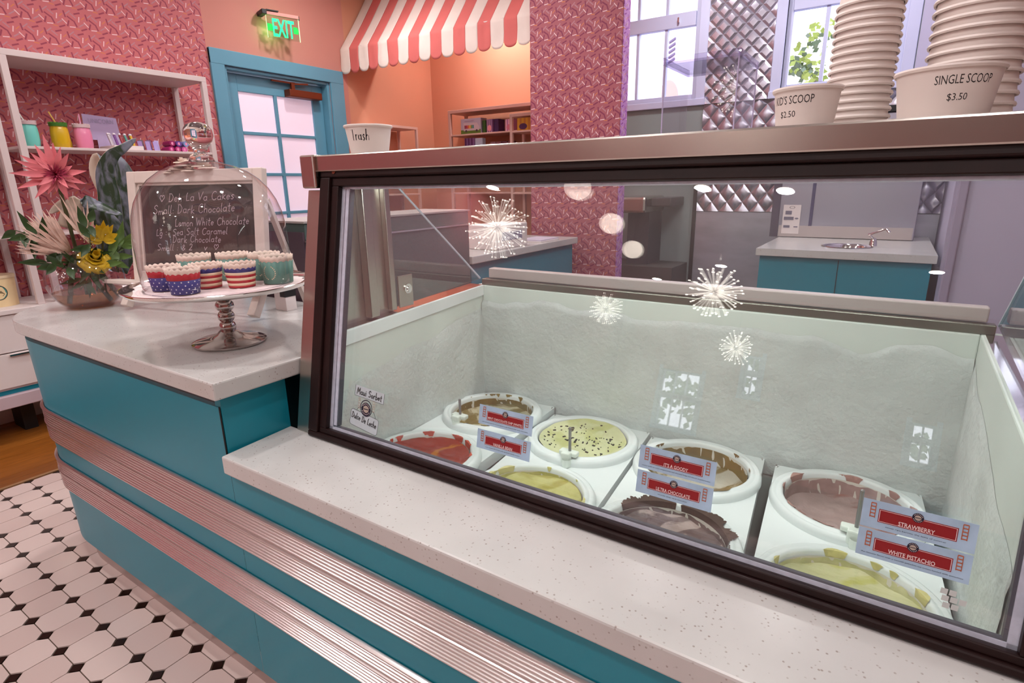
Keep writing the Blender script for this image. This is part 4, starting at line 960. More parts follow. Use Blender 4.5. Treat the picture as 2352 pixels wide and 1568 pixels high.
# ---- flower bowl
VC = Vector((-2.334, .82, 0)); NV = Vector((-.942, .336, 0)); RT = Vector((.336, .942, 0))
def V(r, z, d=0): return VC+RT*r+Vector((0, 0, z))-NV*d     # d: towards the front
vase = thing('glass_bowl_vase', 'round glass bowl vase half full of amber water holding the flowers', 'vase', (VC.x, VC.y, .878))
bp_ = [(.0001, .0), (.045, .0)]+[(.1165*math.sin(math.radians(a)), .098-.1165*math.cos(math.radians(a))) for a in range(34, 148, 6)]+[(.066, .203)]
link_mesh('bowl', M().lathe([(r, z*.98) for r, z in bp_], (VC.x, VC.y, .879), 64), pane_mat('vase_glass', (.90, .88, .90), .15), vase, smooth=80)
AMBER = pane_mat('amber_water', (.68, .42, .22), .03)
wp = [(.0001, .003), (.044, .003)]+[(.1135*math.sin(math.radians(a)), .098-.1135*math.cos(math.radians(a))) for a in range(34, 69, 6)]
link_mesh('water', M().lathe([(r, z*.98) for r, z in wp]+[(.1035, .056), (.0001, .056)], (VC.x, VC.y, .879), 48), AMBER, vase, smooth=60)
GREEN = noise_var(mat('leaf_green', srgb(44, 66, 30), .38), 30, .25); GREEN2 = noise_var(mat('leaf_green_light', srgb(84, 112, 50), .45), 30, .25)
STEM = mat('stem_green', srgb(70, 70, 40), .6)
def leaf(m, base, tip, width, cup=.15, nrm=None, n=6):
    base, tip = Vector(base), Vector(tip); d = tip-base; L_ = d.length; d.normalize()
    s = d.cross(nrm if nrm is not None else -NV); s = s.normalized() if s.length > 1e-4 else Vector((1, 0, 0)); u = s.cross(d)
    v = []; f = []
    for i in range(n+1):
        t_ = i/n; w = width*math.sin(PI*min(1, t_*1.0)**.8)*(1-.25*t_) if 0 < i < n else .0004
        p = base+d*L_*t_+u*(-cup*L_*math.sin(PI*t_)*.5)
        v += [p-s*w+u*w*.35, p, p+s*w+u*w*.35]
    for i in range(n): f += [(3*i, 3*i+1, 3*i+4, 3*i+3), (3*i+1, 3*i+2, 3*i+5, 3*i+4)]
    return m.add(v, f)
PINK = noise_var(mat('bromeliad_pink', srgb(222, 120, 128), .5), 18, .14)
PINKD = noise_var(mat('bromeliad_core', srgb(178, 64, 92), .6), 60, .3)
br = thing('bromeliad_flower', 'spiky pink bromeliad flower standing high over the bowl vase', 'flower', tuple(V(-.02, 1.05)))
bc = V(-.018, 1.325, .03); rb = random.Random(9)
outer = [(95, .125), (112, .10), (128, .085), (143, .10), (155, .105), (165, .085), (178, .115), (190, .075), (202, .115), (228, .100), (243, .07), (262, .055), (283, .085), (318, .075), (338, .080), (352, .045), (8, .085), (30, .055), (55, .080), (72, .090), (84, .10), (120, .06), (170, .06), (215, .06), (300, .05)]
pm = []
for k, (a, L_) in enumerate(outer):
    d = RT*math.cos(math.radians(a))+Vector((0, 0, 1))*math.sin(math.radians(a))
    link_mesh('bract', leaf(M(), bc+d*.010-NV*rb.uniform(-.01, .01), bc+d*L_-NV*rb.uniform(.0, .05), .0085+L_*.03, rb.uniform(-.2, .2)), PINK, br, smooth=60)
cm = M()
for k in range(110):
    a, e = rb.uniform(0, 2*PI), rb.uniform(.1, 1.4); d = (RT*math.cos(a)+Vector((0, 0, 1))*math.sin(a))*math.cos(e)-NV*math.sin(e)
    L_ = rb.uniform(.025, .05); leaf(cm, bc, bc+d*L_, .0035, 0)
link_mesh('core', cm, PINKD, br, smooth=60)['kind'] = 'stuff'
link_mesh('stem', M().tube([V(-.005, .92), V(-.01, 1.1), bc], .006, 8), STEM, br, smooth=50)
CREAM = noise_var(mat('protea_cream', srgb(222, 190, 176), .6), 40, .15)
pr = thing('king_protea', 'creamy pink protea with long narrow bracts leaning left from the bowl', 'flower', tuple(V(-.02, 1.03)))
b0_ = V(-.018, 1.065, .03); ax_ = (RT*-.62+Vector((0, 0, .52))-NV*.25).normalized()
plm = M()
for k in range(300):
    a = rb.uniform(0, 2*PI); sp_ = math.sqrt(rb.random())*.62; e1 = ax_.orthogonal().normalized(); e2 = ax_.cross(e1)
    d = (ax_+(e1*math.cos(a)+e2*math.sin(a))*sp_*1.2).normalized(); L_ = rb.uniform(.09, .165)*(1-.15*sp_)
    leaf(plm, b0_+d*.02, b0_+d*L_+Vector((0, 0, .012)), .0052, -.25, None, 5)
link_mesh('bract_mass', plm, CREAM, pr, smooth=60)['kind'] = 'stuff'
for k, (r, z_, w) in enumerate(((.012, 1.255, .007), (-.02, 1.262, .006), (.035, 1.22, .007), (-.045, 1.245, .006), (.06, 1.19, .006), (.05, 1.24, .006), (.0, 1.235, .008))):
    link_mesh('long_bract', leaf(M(), V(.03, 1.10, .04), V(r, z_, .05), w, .1), CREAM, pr, smooth=60)
link_mesh('stem', M().tube([V(.06, .89), V(.02, .98), b0_], .008, 8), STEM, pr, smooth=50)
YEL = noise_var(mat('rose_yellow', srgb(214, 178, 36), .55), 25, .15)
for lab, (r, z_, d_), R in (('yellow rose low at the front of the bouquet', (.040, 1.055, .085), .040),):
    t = thing('yellow_rose', lab, 'flower', tuple(V(r, .95)))
    cpos = V(r, z_, d_); mm = rose_mesh((0, 0, -.01), R, 5, .9, 5, 4, .6)
    tilt = Vector((0, 0, 1)).rotation_difference((-NV*.8+Vector((0, 0, .6))+RT*.2).normalized())
    mm.map(lambda p: cpos+tilt @ Vector(p)); link_mesh('bloom', mm, YEL, t, smooth=60)
    link_mesh('stem', M().tube([V(r*.6, .93), V(r, 1.0, .04), cpos], .0035, 6), STEM, t)
t = thing('yellow_lily', 'open yellow flower with pointed petals right of the bouquet', 'flower', tuple(V(.07, 1.0)))
cp = V(.070, 1.105, .06)
for k, (a, L_) in enumerate(((55, .066), (80, .072), (100, .060), (125, .050), (150, .060), (30, .050), (180, .040), (0, .036), (68, .06), (92, .055))):
    d = RT*math.cos(math.radians(a))+Vector((0, 0, 1))*math.sin(math.radians(a)); link_mesh('petal', leaf(M(), cp, cp+d*L_-NV*(.01+.02*(k % 3)), .0125, .35), YEL, t, smooth=60)
link_mesh('stem', M().tube([V(.05, .93), V(.06, 1.05, .03), cp], .0035, 6), STEM, t)
bt = thing('filler_sprig', 'tiny pale filler buds between the protea and the yellow flower', 'flower', tuple(V(.03, 1.05)))
fm = M()
for k in range(60): fm.sphere(V(.035+rb.gauss(0, .014), 1.125+rb.gauss(0, .016), .07+rb.gauss(0, .008)), .0018, 6, 4)
link_mesh('buds', fm, mat('buds', srgb(200, 190, 150), .7), bt)['kind'] = 'stuff'
link_mesh('stem', M().tube([V(.03, .95), V(.035, 1.12, .06)], .0015, 5), STEM, bt)
def sprig(lab, pts, leaves, m_=GREEN, w=.013, cat='foliage'):
    t = thing('leafy_sprig', lab, cat, tuple(V(pts[0][0], pts[0][1])))
    link_mesh('stem', M().tube([V(*p) for p in pts], .0016, 5), STEM, t)
    for (a, b_) in leaves: link_mesh('leaf', leaf(M(), V(*a), V(*b_), w, .2), m_, t, smooth=60)
    return t
sprig('dark green leafy sprig reaching left over the protea', [(0, 1.0, .02), (-.04, 1.08, .08), (-.10, 1.13, .08), (-.15, 1.155, .07)],
      [((-.10, 1.13, .08), (-.135, 1.215, .08)), ((-.085, 1.12, .08), (-.075, 1.195, .09)), ((-.12, 1.14, .08), (-.175, 1.125, .08)), ((-.13, 1.15, .07), (-.135, 1.10, .09)), ((-.11, 1.13, .07), (-.12, 1.06, .08)), ((-.15, 1.155, .07), (-.19, 1.13, .06)), ((-.06, 1.10, .08), (-.055, 1.045, .10)), ((-.11, 1.13, .07), (-.095, 1.115, .10))])
sprig('dark green leafy sprig standing up between protea and yellow flower', [(.01, 1.0, .03), (.03, 1.08, .09), (.04, 1.16, .08), (.05, 1.20, .07)],
      [((.03, 1.15, .08), (.02, 1.225, .08)), ((.045, 1.17, .08), (.062, 1.215, .08)), ((.035, 1.12, .09), (.01, 1.175, .09)), ((.03, 1.09, .09), (-.025, 1.085, .11)), ((.04, 1.16, .08), (.05, 1.12, .1)), ((.03, 1.1, .09), (.0, 1.06, .11))])
sprig('dark green leafy sprig low on the left of the bowl', [(-.01, 1.0, .05), (-.06, 1.04, .09), (-.11, 1.05, .08)],
      [((-.09, 1.05, .08), (-.165, 1.055, .08)), ((-.07, 1.045, .09), (-.10, 1.01, .10)), ((-.05, 1.03, .09), (-.09, 1.075, .1)), ((-.08, 1.04, .09), (-.12, 1.03, .09)), ((-.04, 1.03, .1), (-.03, .99, .12)), ((-.09, 1.05, .08), (-.06, 1.08, .1))])
sprig('leafy fern sprig hanging into the bowl', [(.02, 1.03, .06), (.01, .99, .10), (-.02, .95, .09)],
      [((.02, 1.02, .09), (-.02, .975, .11)), ((.02, 1.01, .1), (.035, .945, .10)), ((.01, .99, .1), (.0, .92, .10)), ((.0, .98, .1), (-.045, .955, .10)), ((.03, 1.0, .09), (.07, .96, .10)), ((.0, .97, .1), (.02, .93, .1)), ((-.01, .99, .1), (-.07, .975, .09)), ((.02, 1.03, .08), (.055, 1.0, .11))], GREEN, .009)
sprig('green leaves at the right of the bouquet beside the chalkboard', [(.05, 1.0, .03), (.10, 1.06, .04), (.14, 1.09, .03)],
      [((.10, 1.06, .04), (.165, 1.13, .03)), ((.12, 1.08, .04), (.175, 1.085, .03)), ((.09, 1.05, .05), (.15, 1.045, .05)), ((.08, 1.05, .06), (.12, 1.14, .05)), ((.10, 1.07, .05), (.09, 1.02, .08)), ((.11, 1.07, .04), (.14, 1.17, .02)), ((.06, 1.03, .08), (.11, 1.03, .09)), ((.08, 1.04, .07), (.13, 1.005, .06)), ((.13, 1.09, .03), (.19, 1.10, .04))], GREEN2, .014)
sprig('mass of small green leaves around the bowl mouth', [(.0, .98, .03), (.01, 1.04, .06)],
      [((rb.uniform(-.05, .07), rb.uniform(1.00, 1.06), rb.uniform(.03, .08)), (rb.uniform(-.08, .10), rb.uniform(.985, 1.09), rb.uniform(.06, .11))) for _ in range(26)], GREEN, .010)
# variegated strap leaves that curl over
STRAP = blotch(mat('mottled_grey_green_leaf', srgb(48, 64, 44), .35), srgb(118, 120, 134), 34, .44, .62, stretch=(1, 1, .35)); STRAPB = mat('cream_leaf_back', srgb(214, 196, 180), .6)
def strap(lab, pts, wid, nm='strap_leaf', flip=False):
    t = thing(nm, lab, 'foliage', tuple(V(pts[0][0], pts[0][1])))
    m = M(); n = 28; v = []; P_ = [V(*p) for p in pts]
    def cr(t_):
        k = min(len(P_)-2, int(t_*(len(P_)-1))); u = t_*(len(P_)-1)-k; p0, p1, p2, p3 = P_[max(k-1, 0)], P_[k], P_[k+1], P_[min(k+2, len(P_)-1)]
        return .5*((2*p1)+(p2-p0)*u+(2*p0-5*p1+4*p2-p3)*u*u+(3*p1-p0-3*p2+p3)*u**3)
    for i in range(n+1):
        t_ = i/n; p = cr(t_); d = (cr(min(1, t_+.01))-cr(max(0, t_-.01))).normalized(); w = wid[0]*(1-t_)**.6+wid[1]*t_*(1-t_)
        s = (RT*.9-NV*.3).cross(d).cross(d); s = (RT - d*RT.dot(d)); s = s.normalized() if s.length > .2 else (-NV-d*(-NV).dot(d)).normalized()
        v += [p-s*w, p-s*w*.4+NV*w*.15, p+s*w*.4+NV*w*.15, p+s*w]
    m.add(v, [(4*i+j, 4*i+j+1, 4*i+j+5, 4*i+j+4) for i in range(n) for j in range(3)])
    o = link_mesh('blade', m, [STRAPB, STRAP] if flip else [STRAP, STRAPB], t, smooth=60); md = o.modifiers.new('s', 'SOLIDIFY'); md.thickness = .0014; md.material_offset = 1; md.material_offset_rim = 1
    return t
strap('broad mottled leaf curling up and over beside the chalkboard', [(.06, 1.0, .0), (.10, 1.12, -.02), (.115, 1.24, -.02), (.118, 1.33, -.01), (.145, 1.385, .01), (.18, 1.41, .02), (.225, 1.445, .02)], (.042, -.0))
strap('second broad mottled leaf looping behind the first', [(.08, 1.0, -.03), (.15, 1.12, -.05), (.175, 1.24, -.06), (.160, 1.345, -.06), (.125, 1.385, -.07), (.095, 1.34, -.09), (.095, 1.26, -.10)], (.050, .02))
strap('grey mottled leaf lying across behind the protea', [(.10, 1.03, -.02), (.10, 1.14, .0), (.06, 1.205, .0), (.0, 1.235, -.02), (-.06, 1.20, -.03)], (.045, .0))
strap('long grey leaf reaching right with pale pointed tip', [(-.02, 1.15, .0), (.02, 1.235, .02), (.07, 1.225, .03), (.115, 1.20, .05), (.14, 1.19, .06)], (.030, .0), flip=True)
for lab, a, b_ in (('thick brown stalk leaning left inside the bowl', (-.03, 1.02, 0), (-.06, .895, .0)), ('thick dark stalk leaning right inside the bowl', (.03, 1.03, 0), (.085, .905, .0))):
    t = thing('flower_stalk', lab, 'stalk', tuple(V(b_[0], b_[1]))); link_mesh('stalk', M().tube([V(*a), V(*b_)], .008, 8), mat('stalk_brown', srgb(90, 66, 50), .7), t, smooth=50)

# ================================================================== ON THE FREEZER TOP
TZ = 1.3385
def paper_cup_mesh(r0, r1, H, n=48):
    return M().lathe([(.0001, .002), (r0-.001, .002), (r0, 0), (r0+.0006, 0), (r1, H-.004), (r1+.0022, H-.005), (r1+.0036, H-.002), (r1+.0028, H+.0004), (r1+.0004, H), (r1-.0008, H-.003), (r0-.001, .004), (.0001, .004)], (0, 0, 0), n)
def cup(lab, x, y, r0, r1, H, name='paper_cup', cat='paper cup', group=None, z=TZ):
    t = thing(name, lab, cat, (x, y, z), group)
    link_mesh('cup_body', paper_cup_mesh(r0, r1, H).map(lambda p: (p[0]+x, p[1]+y, p[2]+z)), PAPERCUP, t, smooth=35)
    return t
def facing(x, y, off): return math.atan2(-y, -x)+math.radians(off)
t = cup('white paper cup marked Trash by hand, alone at the left of the freezer top', -1.008, .95, .0405, .0505, .062)
link_mesh('handwriting', hand_m('Trash', .021, .0022, .05, .02, 3, .043).map(lambda p: (p[0]-.023, p[1]-.010, 0)).map(cone_map((-1.008, .95, TZ), .0405, .0505, .062, facing(-1.008, .95, -22), 0, .040)), INK, t)
t = cup("short paper cup printed KID'S SCOOP $2.50", -.130, 1.0, .0375, .0445, .060)
link_mesh('lettering', text_m("KID'S SCOOP", .058, .0115, .0).map(cone_map((-.130, 1.0, TZ), .0375, .0445, .060, facing(-.13, 1.0, -27), 0, .0425)), INK, t)
link_mesh('lettering', text_m('$2.50', .024, .0100, .0).map(cone_map((-.130, 1.0, TZ), .0375, .0445, .060, facing(-.13, 1.0, -27), -.006, .0225)), INK, t)
t = cup('wide paper cup printed SINGLE SCOOP $3.50', .037, 1.0, .0485, .0580, .0665)
link_mesh('lettering', text_m('SINGLE SCOOP', .062, .0105, .0).map(cone_map((.037, 1.0, TZ), .0485, .0580, .0665, facing(.037, 1.0, 17), .002, .0485)), INK, t)
link_mesh('lettering', text_m('$3.50', .0215, .0095, .0).map(cone_map((.037, 1.0, TZ), .0485, .0580, .0665, facing(.037, 1.0, 17), -.003, .0275)), INK, t)
ORD = ['lowest', 'second', 'third', 'fourth', 'fifth', 'sixth', 'seventh', 'eighth', 'ninth', 'tenth', 'eleventh', 'twelfth', 'thirteenth', 'fourteenth', 'fifteenth', 'sixteenth', 'seventeenth', 'eighteenth']
def stack(x, y, r0, r1, H, n, pitch, g, who, lean=0):
    """cups nested upside down: every rim shows"""
    first = None
    for k in range(n):
        z = TZ+k*pitch; lab = 'upturned white cup, %s from the bottom of the %s' % (ORD[k], who)
        if k == n-1: lab = 'topmost upturned white cup of the %s' % who
        if k == 0:
            lab = 'lowest upturned white cup of the %s' % who
            first = thing('nested_cup', lab, 'paper cup', (x, y, z), g)
            link_mesh('cup_body', paper_cup_mesh(r0, r1, H).map(lambda p: (p[0]+x, p[1]+y, TZ+H-p[2])), PAPERCUP, first, smooth=35)
        else: copy_tree(first, (x+lean*k*.0002+random.uniform(-.0006, .0006), y+random.uniform(-.0006, .0006), z), lab)
stack(-.072, 1.135, .036, .0445, .060, 17, .0117, 'tall stack of small cups', 'tall stack of small cups', 0)
stack(.070, 1.150, .048, .0570, .066, 18, .0148, 'tall stack of wide cups', 'tall stack of wide cups', 0)
# clear acrylic stand
hl = thing('acrylic_stand', 'clear acrylic box stand with slanted open top left of the paper cups', 'acrylic stand', (-.36, 1.10, TZ))
q0, q1, q2, q3 = (-.385, 1.10), (-.255, 1.10), (-.255+.0, 1.25), (-.385, 1.25)
HZ = TZ+.148
def wallp(a, b_, z0, z1a, z1b): return M().add([(a[0], a[1], z0), (b_[0], b_[1], z0), (b_[0], b_[1], z1b), (a[0], a[1], z1a)], [(0, 1, 2, 3)])
for a, b_, za, zb in ((q0, q1, HZ-.01, HZ-.01), (q1, q2, HZ-.01, HZ-.02), (q0, q3, HZ-.01, HZ-.02)):
    link_mesh('panel', wallp(a, b_, TZ+.0005, za, zb), ACRYLIC, hl)
link_mesh('top_tray', M().box(-.388, -.252, 1.097, 1.253, HZ-.012, HZ-.008).box(-.388, -.252, 1.097, 1.100, HZ-.012, HZ).box(-.255, -.252, 1.097, 1.253, HZ-.012, HZ).box(-.388, -.385, 1.097, 1.253, HZ-.012, HZ), pane_mat('tinted_acrylic', (.93, .91, .985), .06), hl)
for a in (q0, q1, q2): link_mesh('corner_edge', M().tube([(a[0], a[1], TZ), (a[0], a[1], HZ)], .0013, 6), mat('acrylic_corner', srgb(190, 180, 214), .15, coat=.5), hl)

# ================================================================== LEFT WALL FURNITURE
FRAMEW = noise_var(mat('white_powder_metal', srgb(214, 196, 194), .45), 4, .03)
def rack(lab, x0, x1, y0, y1, z0, z1, shelves, w=.030, name='shelf_rack', front='x', sh_t=.014, matl=None):
    """open metal frame: four posts, top and bottom rails, thin shelves"""
    m_ = matl or FRAMEW
    t = thing(name, lab, 'shelf', ((x0+x1)/2, (y0+y1)/2, z0))
    for xa in (x0, x1-w):
        for ya in (y0, y1-w): link_mesh('post', M().box(xa, xa+w, ya, ya+w, z0, z1-w), m_, t, bevel=.002)
    link_mesh('top_board', M().box(x0, x1, y0, y1, z1-w, z1), m_, t, bevel=.002)
    for z in shelves: link_mesh('shelf_board', M().box(x0+.002, x1-.002, y0+.002, y1-.002, z-sh_t, z), m_, t, bevel=.002)
    return t
rack('tall white metal shelf rack on the left wall holding the bright tumblers', -4.072, -3.70, 1.145, 2.165, .700, 1.945, (1.497, 1.06))
rack('white metal shelf rack at the left edge beside the tumbler rack', -4.072, -3.70, .10, 1.095, .700, 1.945, (1.06, 1.497))
cab = thing('drawer_cabinet', 'long low white drawer cabinet under the shelf racks', 'cabinet', (-3.88, 1.0, 0))
link_mesh('carcass', M().box(-4.07, -3.70, -.3, 2.2, .285, .698), WHITE, cab, bevel=.003)
link_mesh('top_board', M().box(-4.07, -3.672, -.3, 2.2, .675, .6995), WHITE, cab, bevel=.003)
for (ya, yb) in ((-.3, .53), (.535, 1.365), (1.37, 2.2)):
    for (za, zb) in ((.300, .476), (.482, .672)):
        d = link_mesh('drawer', M().box(-3.70, -3.682, ya+.003, yb-.003, za, zb), WHITE, cab, bevel=.002)
        if zb < .5: link_mesh('handle_lip', M().box(-3.682, -3.668, (ya+yb)/2-.06, (ya+yb)/2+.06, zb-.012, zb-.004), CHROME, d)
link_mesh('teal_recess', M().box(-4.06, -3.705, -.29, 2.19, .262, .287), TEAL, cab)
link_mesh('plinth', M().box(-4.07, -3.672, -.3, 2.2, .195, .262), mat('lilac_white_plinth', srgb(196, 176, 184), .5), cab, bevel=.004)
for y in (-.2, .95, 2.1): link_mesh('foot', M().box(-4.02, -3.86, y-.03, y+.03, 0, .197), BLACK, cab)
# ---- tumblers with straws
def tumbler(lab, y, body, lid, straw, tilt, x=-3.83, s=1.0):
    t = thing('pineapple_tumbler', lab, 'tumbler', (x, y, 1.4975), 'bright tumblers on the shelf')
    pf = [(.0001, 0), (.034, 0), (.038, .006), (.042, .03), (.0425, .07), (.040, .095), (.037, .108), (.037, .114), (.0001, .114)]
    bm = M().lathe([(r*s, z*s) for r, z in pf], (x, y, 1.4975), 40)
    bm.map(lambda p: (lambda d, a: (x+d.x*(1+.03*math.sin(a*12+p[2]*160)*math.sin(p[2]*220)), y+d.y*(1+.03*math.sin(a*12+p[2]*160)*math.sin(p[2]*220)), p[2]))(Vector((p[0]-x, p[1]-y, 0)), math.atan2(p[1]-y, p[0]-x)))
    link_mesh('jar', bm, body, t, smooth=70)
    lm = M(); n = 48; v = []
    for zz, rr_ in ((.112, .039), (.112, .041), (.128, .042), (.129, .034)):
        for i in range(n):
            a = 2*PI*i/n; up = (.005 if i % 3 == 0 else 0) if zz > .12 else 0; v.append((x+rr_*s*math.cos(a), y+rr_*s*math.sin(a), 1.4975+(zz+up)*s))
    lm.add(v, [(k*n+i, k*n+(i+1) % n, (k+1)*n+(i+1) % n, (k+1)*n+i) for k in range(3) for i in range(n)]+[tuple(3*n+i for i in range(n))])
    link_mesh('lid', lm, lid, t, smooth=30)
    link_mesh('straw', M().tube([(x, y, 1.4975+.11*s), (x, y+tilt, 1.4975+.185*s)], .0035, 8), straw, t)
AQ = mat('aqua_plastic', srgb(112, 200, 188), .3, coat=.3); YP = mat('yellow_plastic', srgb(206, 166, 16), .3, coat=.3); PP = mat('pink_plastic', srgb(226, 130, 164), .3, coat=.3)
LIDP = mat('pale_lid', srgb(206, 180, 182), .4); LIDG = mat('green_lid', srgb(62, 112, 34), .4)
tumbler('aqua tumbler with pale crown lid and white straw', 1.235, AQ, LIDP, mat('straw_white', srgb(220, 220, 214), .4), -.03)
tumbler('yellow pineapple tumbler with green crown lid and yellow straw', 1.372, YP, LIDG, mat('straw_yellow', srgb(222, 176, 90), .4), -.03)
tumbler('pink tumbler with pale crown lid and pink straw', 1.480, PP, LIDP, mat('straw_pink', srgb(226, 150, 178), .4), 0)
tumbler('small yellow and green tumbler half hidden behind the pink one', 1.455, YP, LIDG, mat('straw_green', srgb(90, 140, 90), .4), 0, -3.99, .55)
# ---- counter display with coloured packets
LAV = mat('lavender_card', srgb(196, 176, 214), .6)
dsp = thing('display_box', 'lavender display box with upright header card and coloured packets', 'display box', (-3.85, 1.66, 1.4975))
link_mesh('tray', M().box(-3.95, -3.76, 1.60, 1.755, 1.4975, 1.522), WHITE, dsp, bevel=.002)
link_mesh('header_card', M().add([(-3.96, 1.545, 1.56), (-3.96, 1.73, 1.56), (-3.96, 1.72, 1.688), (-3.96, 1.545, 1.70)], [(0, 1, 2, 3)]), LAV, dsp, solid=.002)
link_mesh('header_support', M().box(-3.962, -3.958, 1.60, 1.73, 1.50, 1.57), LAV, dsp)
link_mesh('lettering', text_m('UNICORN', .13, .024).map(lambda p: (-3.956, 1.635+p[0], 1.665+p[1])), mat('faint_lilac_print', srgb(170, 160, 190), .6), dsp)
for k, (c, y) in enumerate((((196, 186, 196), 1.612), ((206, 196, 204), 1.628), ((120, 70, 140), 1.643), ((150, 110, 176), 1.654), ((160, 66, 74), 1.672), ((176, 80, 84), 1.682), ((90, 150, 140), 1.699), ((120, 184, 168), 1.710), ((206, 160, 40), 1.729), ((214, 174, 60), 1.741))):
    tb = thing('candy_tube', 'coloured candy tube %s in the lavender display box' % ['silver, first from left', 'silver, second from left', 'dark violet', 'light violet', 'dark red', 'light red', 'dark mint', 'light mint', 'dark yellow', 'pale yellow, last'][k], 'candy tube', (-3.80, y, 1.5225), 'candy tubes in the display box')
    link_mesh('tube_body', M().obox((-3.83-.02*(k % 2), y, 1.552), (.006, 0, .002), (0, .0048, 0), (-.006, -.004, .030)), mat('tube_%d' % k, srgb(*c), .25, coat=.4), tb, bevel=.002)
    link_mesh('cap', M().obox((-3.8365-.02*(k % 2), y-.0045, 1.587), (.006, 0, .002), (0, .0048, 0), (-.001, 0, .004)), mat('clear_cap', srgb(226, 214, 222), .15), tb)
pk = 'lavender packets on the shelf'
for k in range(6):
    y = 1.775+.022*k; row = k % 2
    t = thing('small_packet', ['lavender packet, first beside the display box', 'grey-violet packet standing behind the first', 'lavender packet in the middle of its row', 'grey packet behind the middle', 'pale lavender packet near the end of the row', 'pale lavender packet, last of the row'][k], 'packet', (-3.86, y, 1.4975), pk)
    link_mesh('pouch', M().obox((-3.84-.03*row, y, 1.4975+.030+.005*row), (.003, 0, .001), (0, .013, 0), (-.006, 0, .029+.004*row)), mat('packet_%d' % k, srgb(*[(150, 120, 176), (120, 96, 110), (166, 140, 196), (130, 100, 140), (176, 156, 214), (190, 176, 226)][k]), .3, coat=.3), t, bevel=.002)
MAG = mat('magenta_polka', srgb(166, 30, 96), .5); POLKA = mat('polka_dot', srgb(236, 150, 186), .5)
for k, (y, z, c) in enumerate(((1.935, 0, (176, 34, 110)), (1.975, 0, (186, 50, 120)), (2.015, 0, (214, 90, 160)), (1.945, .034, (150, 24, 90)), (1.985, .034, (110, 70, 150)), (2.03, .034, (130, 150, 200)))):
    t = thing('candy_roll', 'polka dot candy roll, %s' % ['left of the lower row', 'middle of the lower row', 'right of the lower row', 'dark magenta one on top', 'violet one on top', 'pale blue one on top'][k], 'candy roll', (-3.83, y, 1.4975+z), 'polka dot rolls on the shelf')
    link_mesh('roll', M().tube([(-3.91, y+.01, 1.5145+z), (-3.80, y, 1.5145+z)], .0165, 14), mat('roll_%d' % k, srgb(*c), .45), t, smooth=40)
    link_mesh('end_dot', M().add([(-3.7995, y+.008*math.cos(PI*i/6), 1.5145+z+.009*math.sin(PI*i/6)) for i in range(12)], [tuple(range(12))]), POLKA, t)
can = thing('cream_canister', 'cream canister with a round teal emblem at the left edge', 'canister', (-3.86, .955, .6998))
link_mesh('can_body', M().lathe([(.0001, 0), (.074, 0), (.080, .15), (.0001, .15)], (-3.86, .955, .6998), 48), mat('cream_card', srgb(232, 206, 160), .6), can, smooth=40)
link_mesh('lid', M().lathe([(.0825, .146), (.0825, .160), (.0001, .161)], (-3.86, .955, .6998), 48), mat('cream_lid', srgb(222, 200, 166), .6), can, smooth=40)
ph_ = math.atan2(-.955, 3.86)
link_mesh('round_emblem', disc(.036, 0, 32).map(cone_map((-3.86, .955, .6998), .074, .080, .15, ph_, 0, .075)), mat('emblem_teal', srgb(66, 140, 136), .6), can)
link_mesh('emblem_ring', ringm(.036, .039, 0, 40).map(cone_map((-3.86, .955, .6998), .074, .080, .15, ph_, 0, .075, .0009)), mat('emblem_brown', srgb(70, 50, 40), .6), can)
link_mesh('emblem_hills', M().add([(-.026, -.01, 0), (-.01, .006, 0), (.0, -.002, 0), (.012, .010, 0), (.026, -.008, 0), (.018, -.018, 0), (-.018, -.018, 0)], [tuple(range(7))]).map(cone_map((-3.86, .955, .6998), .074, .080, .15, ph_, 0, .075, .0009)), mat('emblem_brown_2', srgb(130, 110, 80), .6), can)

# ---- exit sign
ex = thing('exit_sign', 'clear edge-lit sign with green letters EXIT above the blue door', 'exit sign', (-4.0, 2.95, 2.5))
A_ = Vector((-4.0, 2.862, 2.50)); DXs = Vector((.064, .219, 0)).normalized(); NXs = Vector((DXs.y, -DXs.x, 0))
def S3(s, t_, w=0): return A_+DXs*s+Vector((0, 0, t_))+NXs*w
def sbox(m, s0, s1, t0, t1, w0, w1): return m.add([S3(s, t_, w) for s in (s0, s1) for t_ in (t0, t1) for w in (w0, w1)], [(0, 1, 3, 2), (4, 6, 7, 5), (0, 4, 5, 1), (2, 3, 7, 6), (0, 2, 6, 4), (1, 5, 7, 3)])
SW = .235
link_mesh('clear_panel', sbox(M(), 0, SW, -.165, -.012, -.003, .003), pane_mat('exit_acrylic', (.9, .97, .9), .06), ex)
link_mesh('panel_edge', sbox(sbox(M(), -.0015, 0, -.165, -.012, -.003, .003), SW, SW+.003, -.168, -.012, -.003, .003), mat('lit_edge', (.7, .9, .6), .4, emit=(.6, 1, .5), es=.8), ex)
link_mesh('top_bar', sbox(M(), -.004, SW+.004, -.014, .010, -.012, .012), mat('sign_bar', srgb(214, 150, 140), .5), ex, bevel=.003)
link_mesh('end_cap', sbox(M(), SW+.004, SW+.008, -.020, .008, -.012, .012), BLACK, ex)
link_mesh('wall_arm', M().obox(S3(-.015, .0, -.03), DXs*.018, NXs*.055, (0, 0, .016)), BLACK, ex, bevel=.004)
link_mesh('canopy', sbox(M(), .0, .09, .011, .020, -.02, .02), BLACK, ex, bevel=.002)
GRN = mat('green_light', (.0, .9, .3), .5, emit=(.0, 1.0, .22), es=1.0); GRND = mat('green_light_dim', (.0, .5, .1), .5, emit=(0, .75, .10), es=.7)
link_mesh('lettering', text_m('EXIT', .160, .120, .020).map(lambda p: S3(SW/2+p[0]+.002, -.092+p[1], .0045)), GRN, ex)
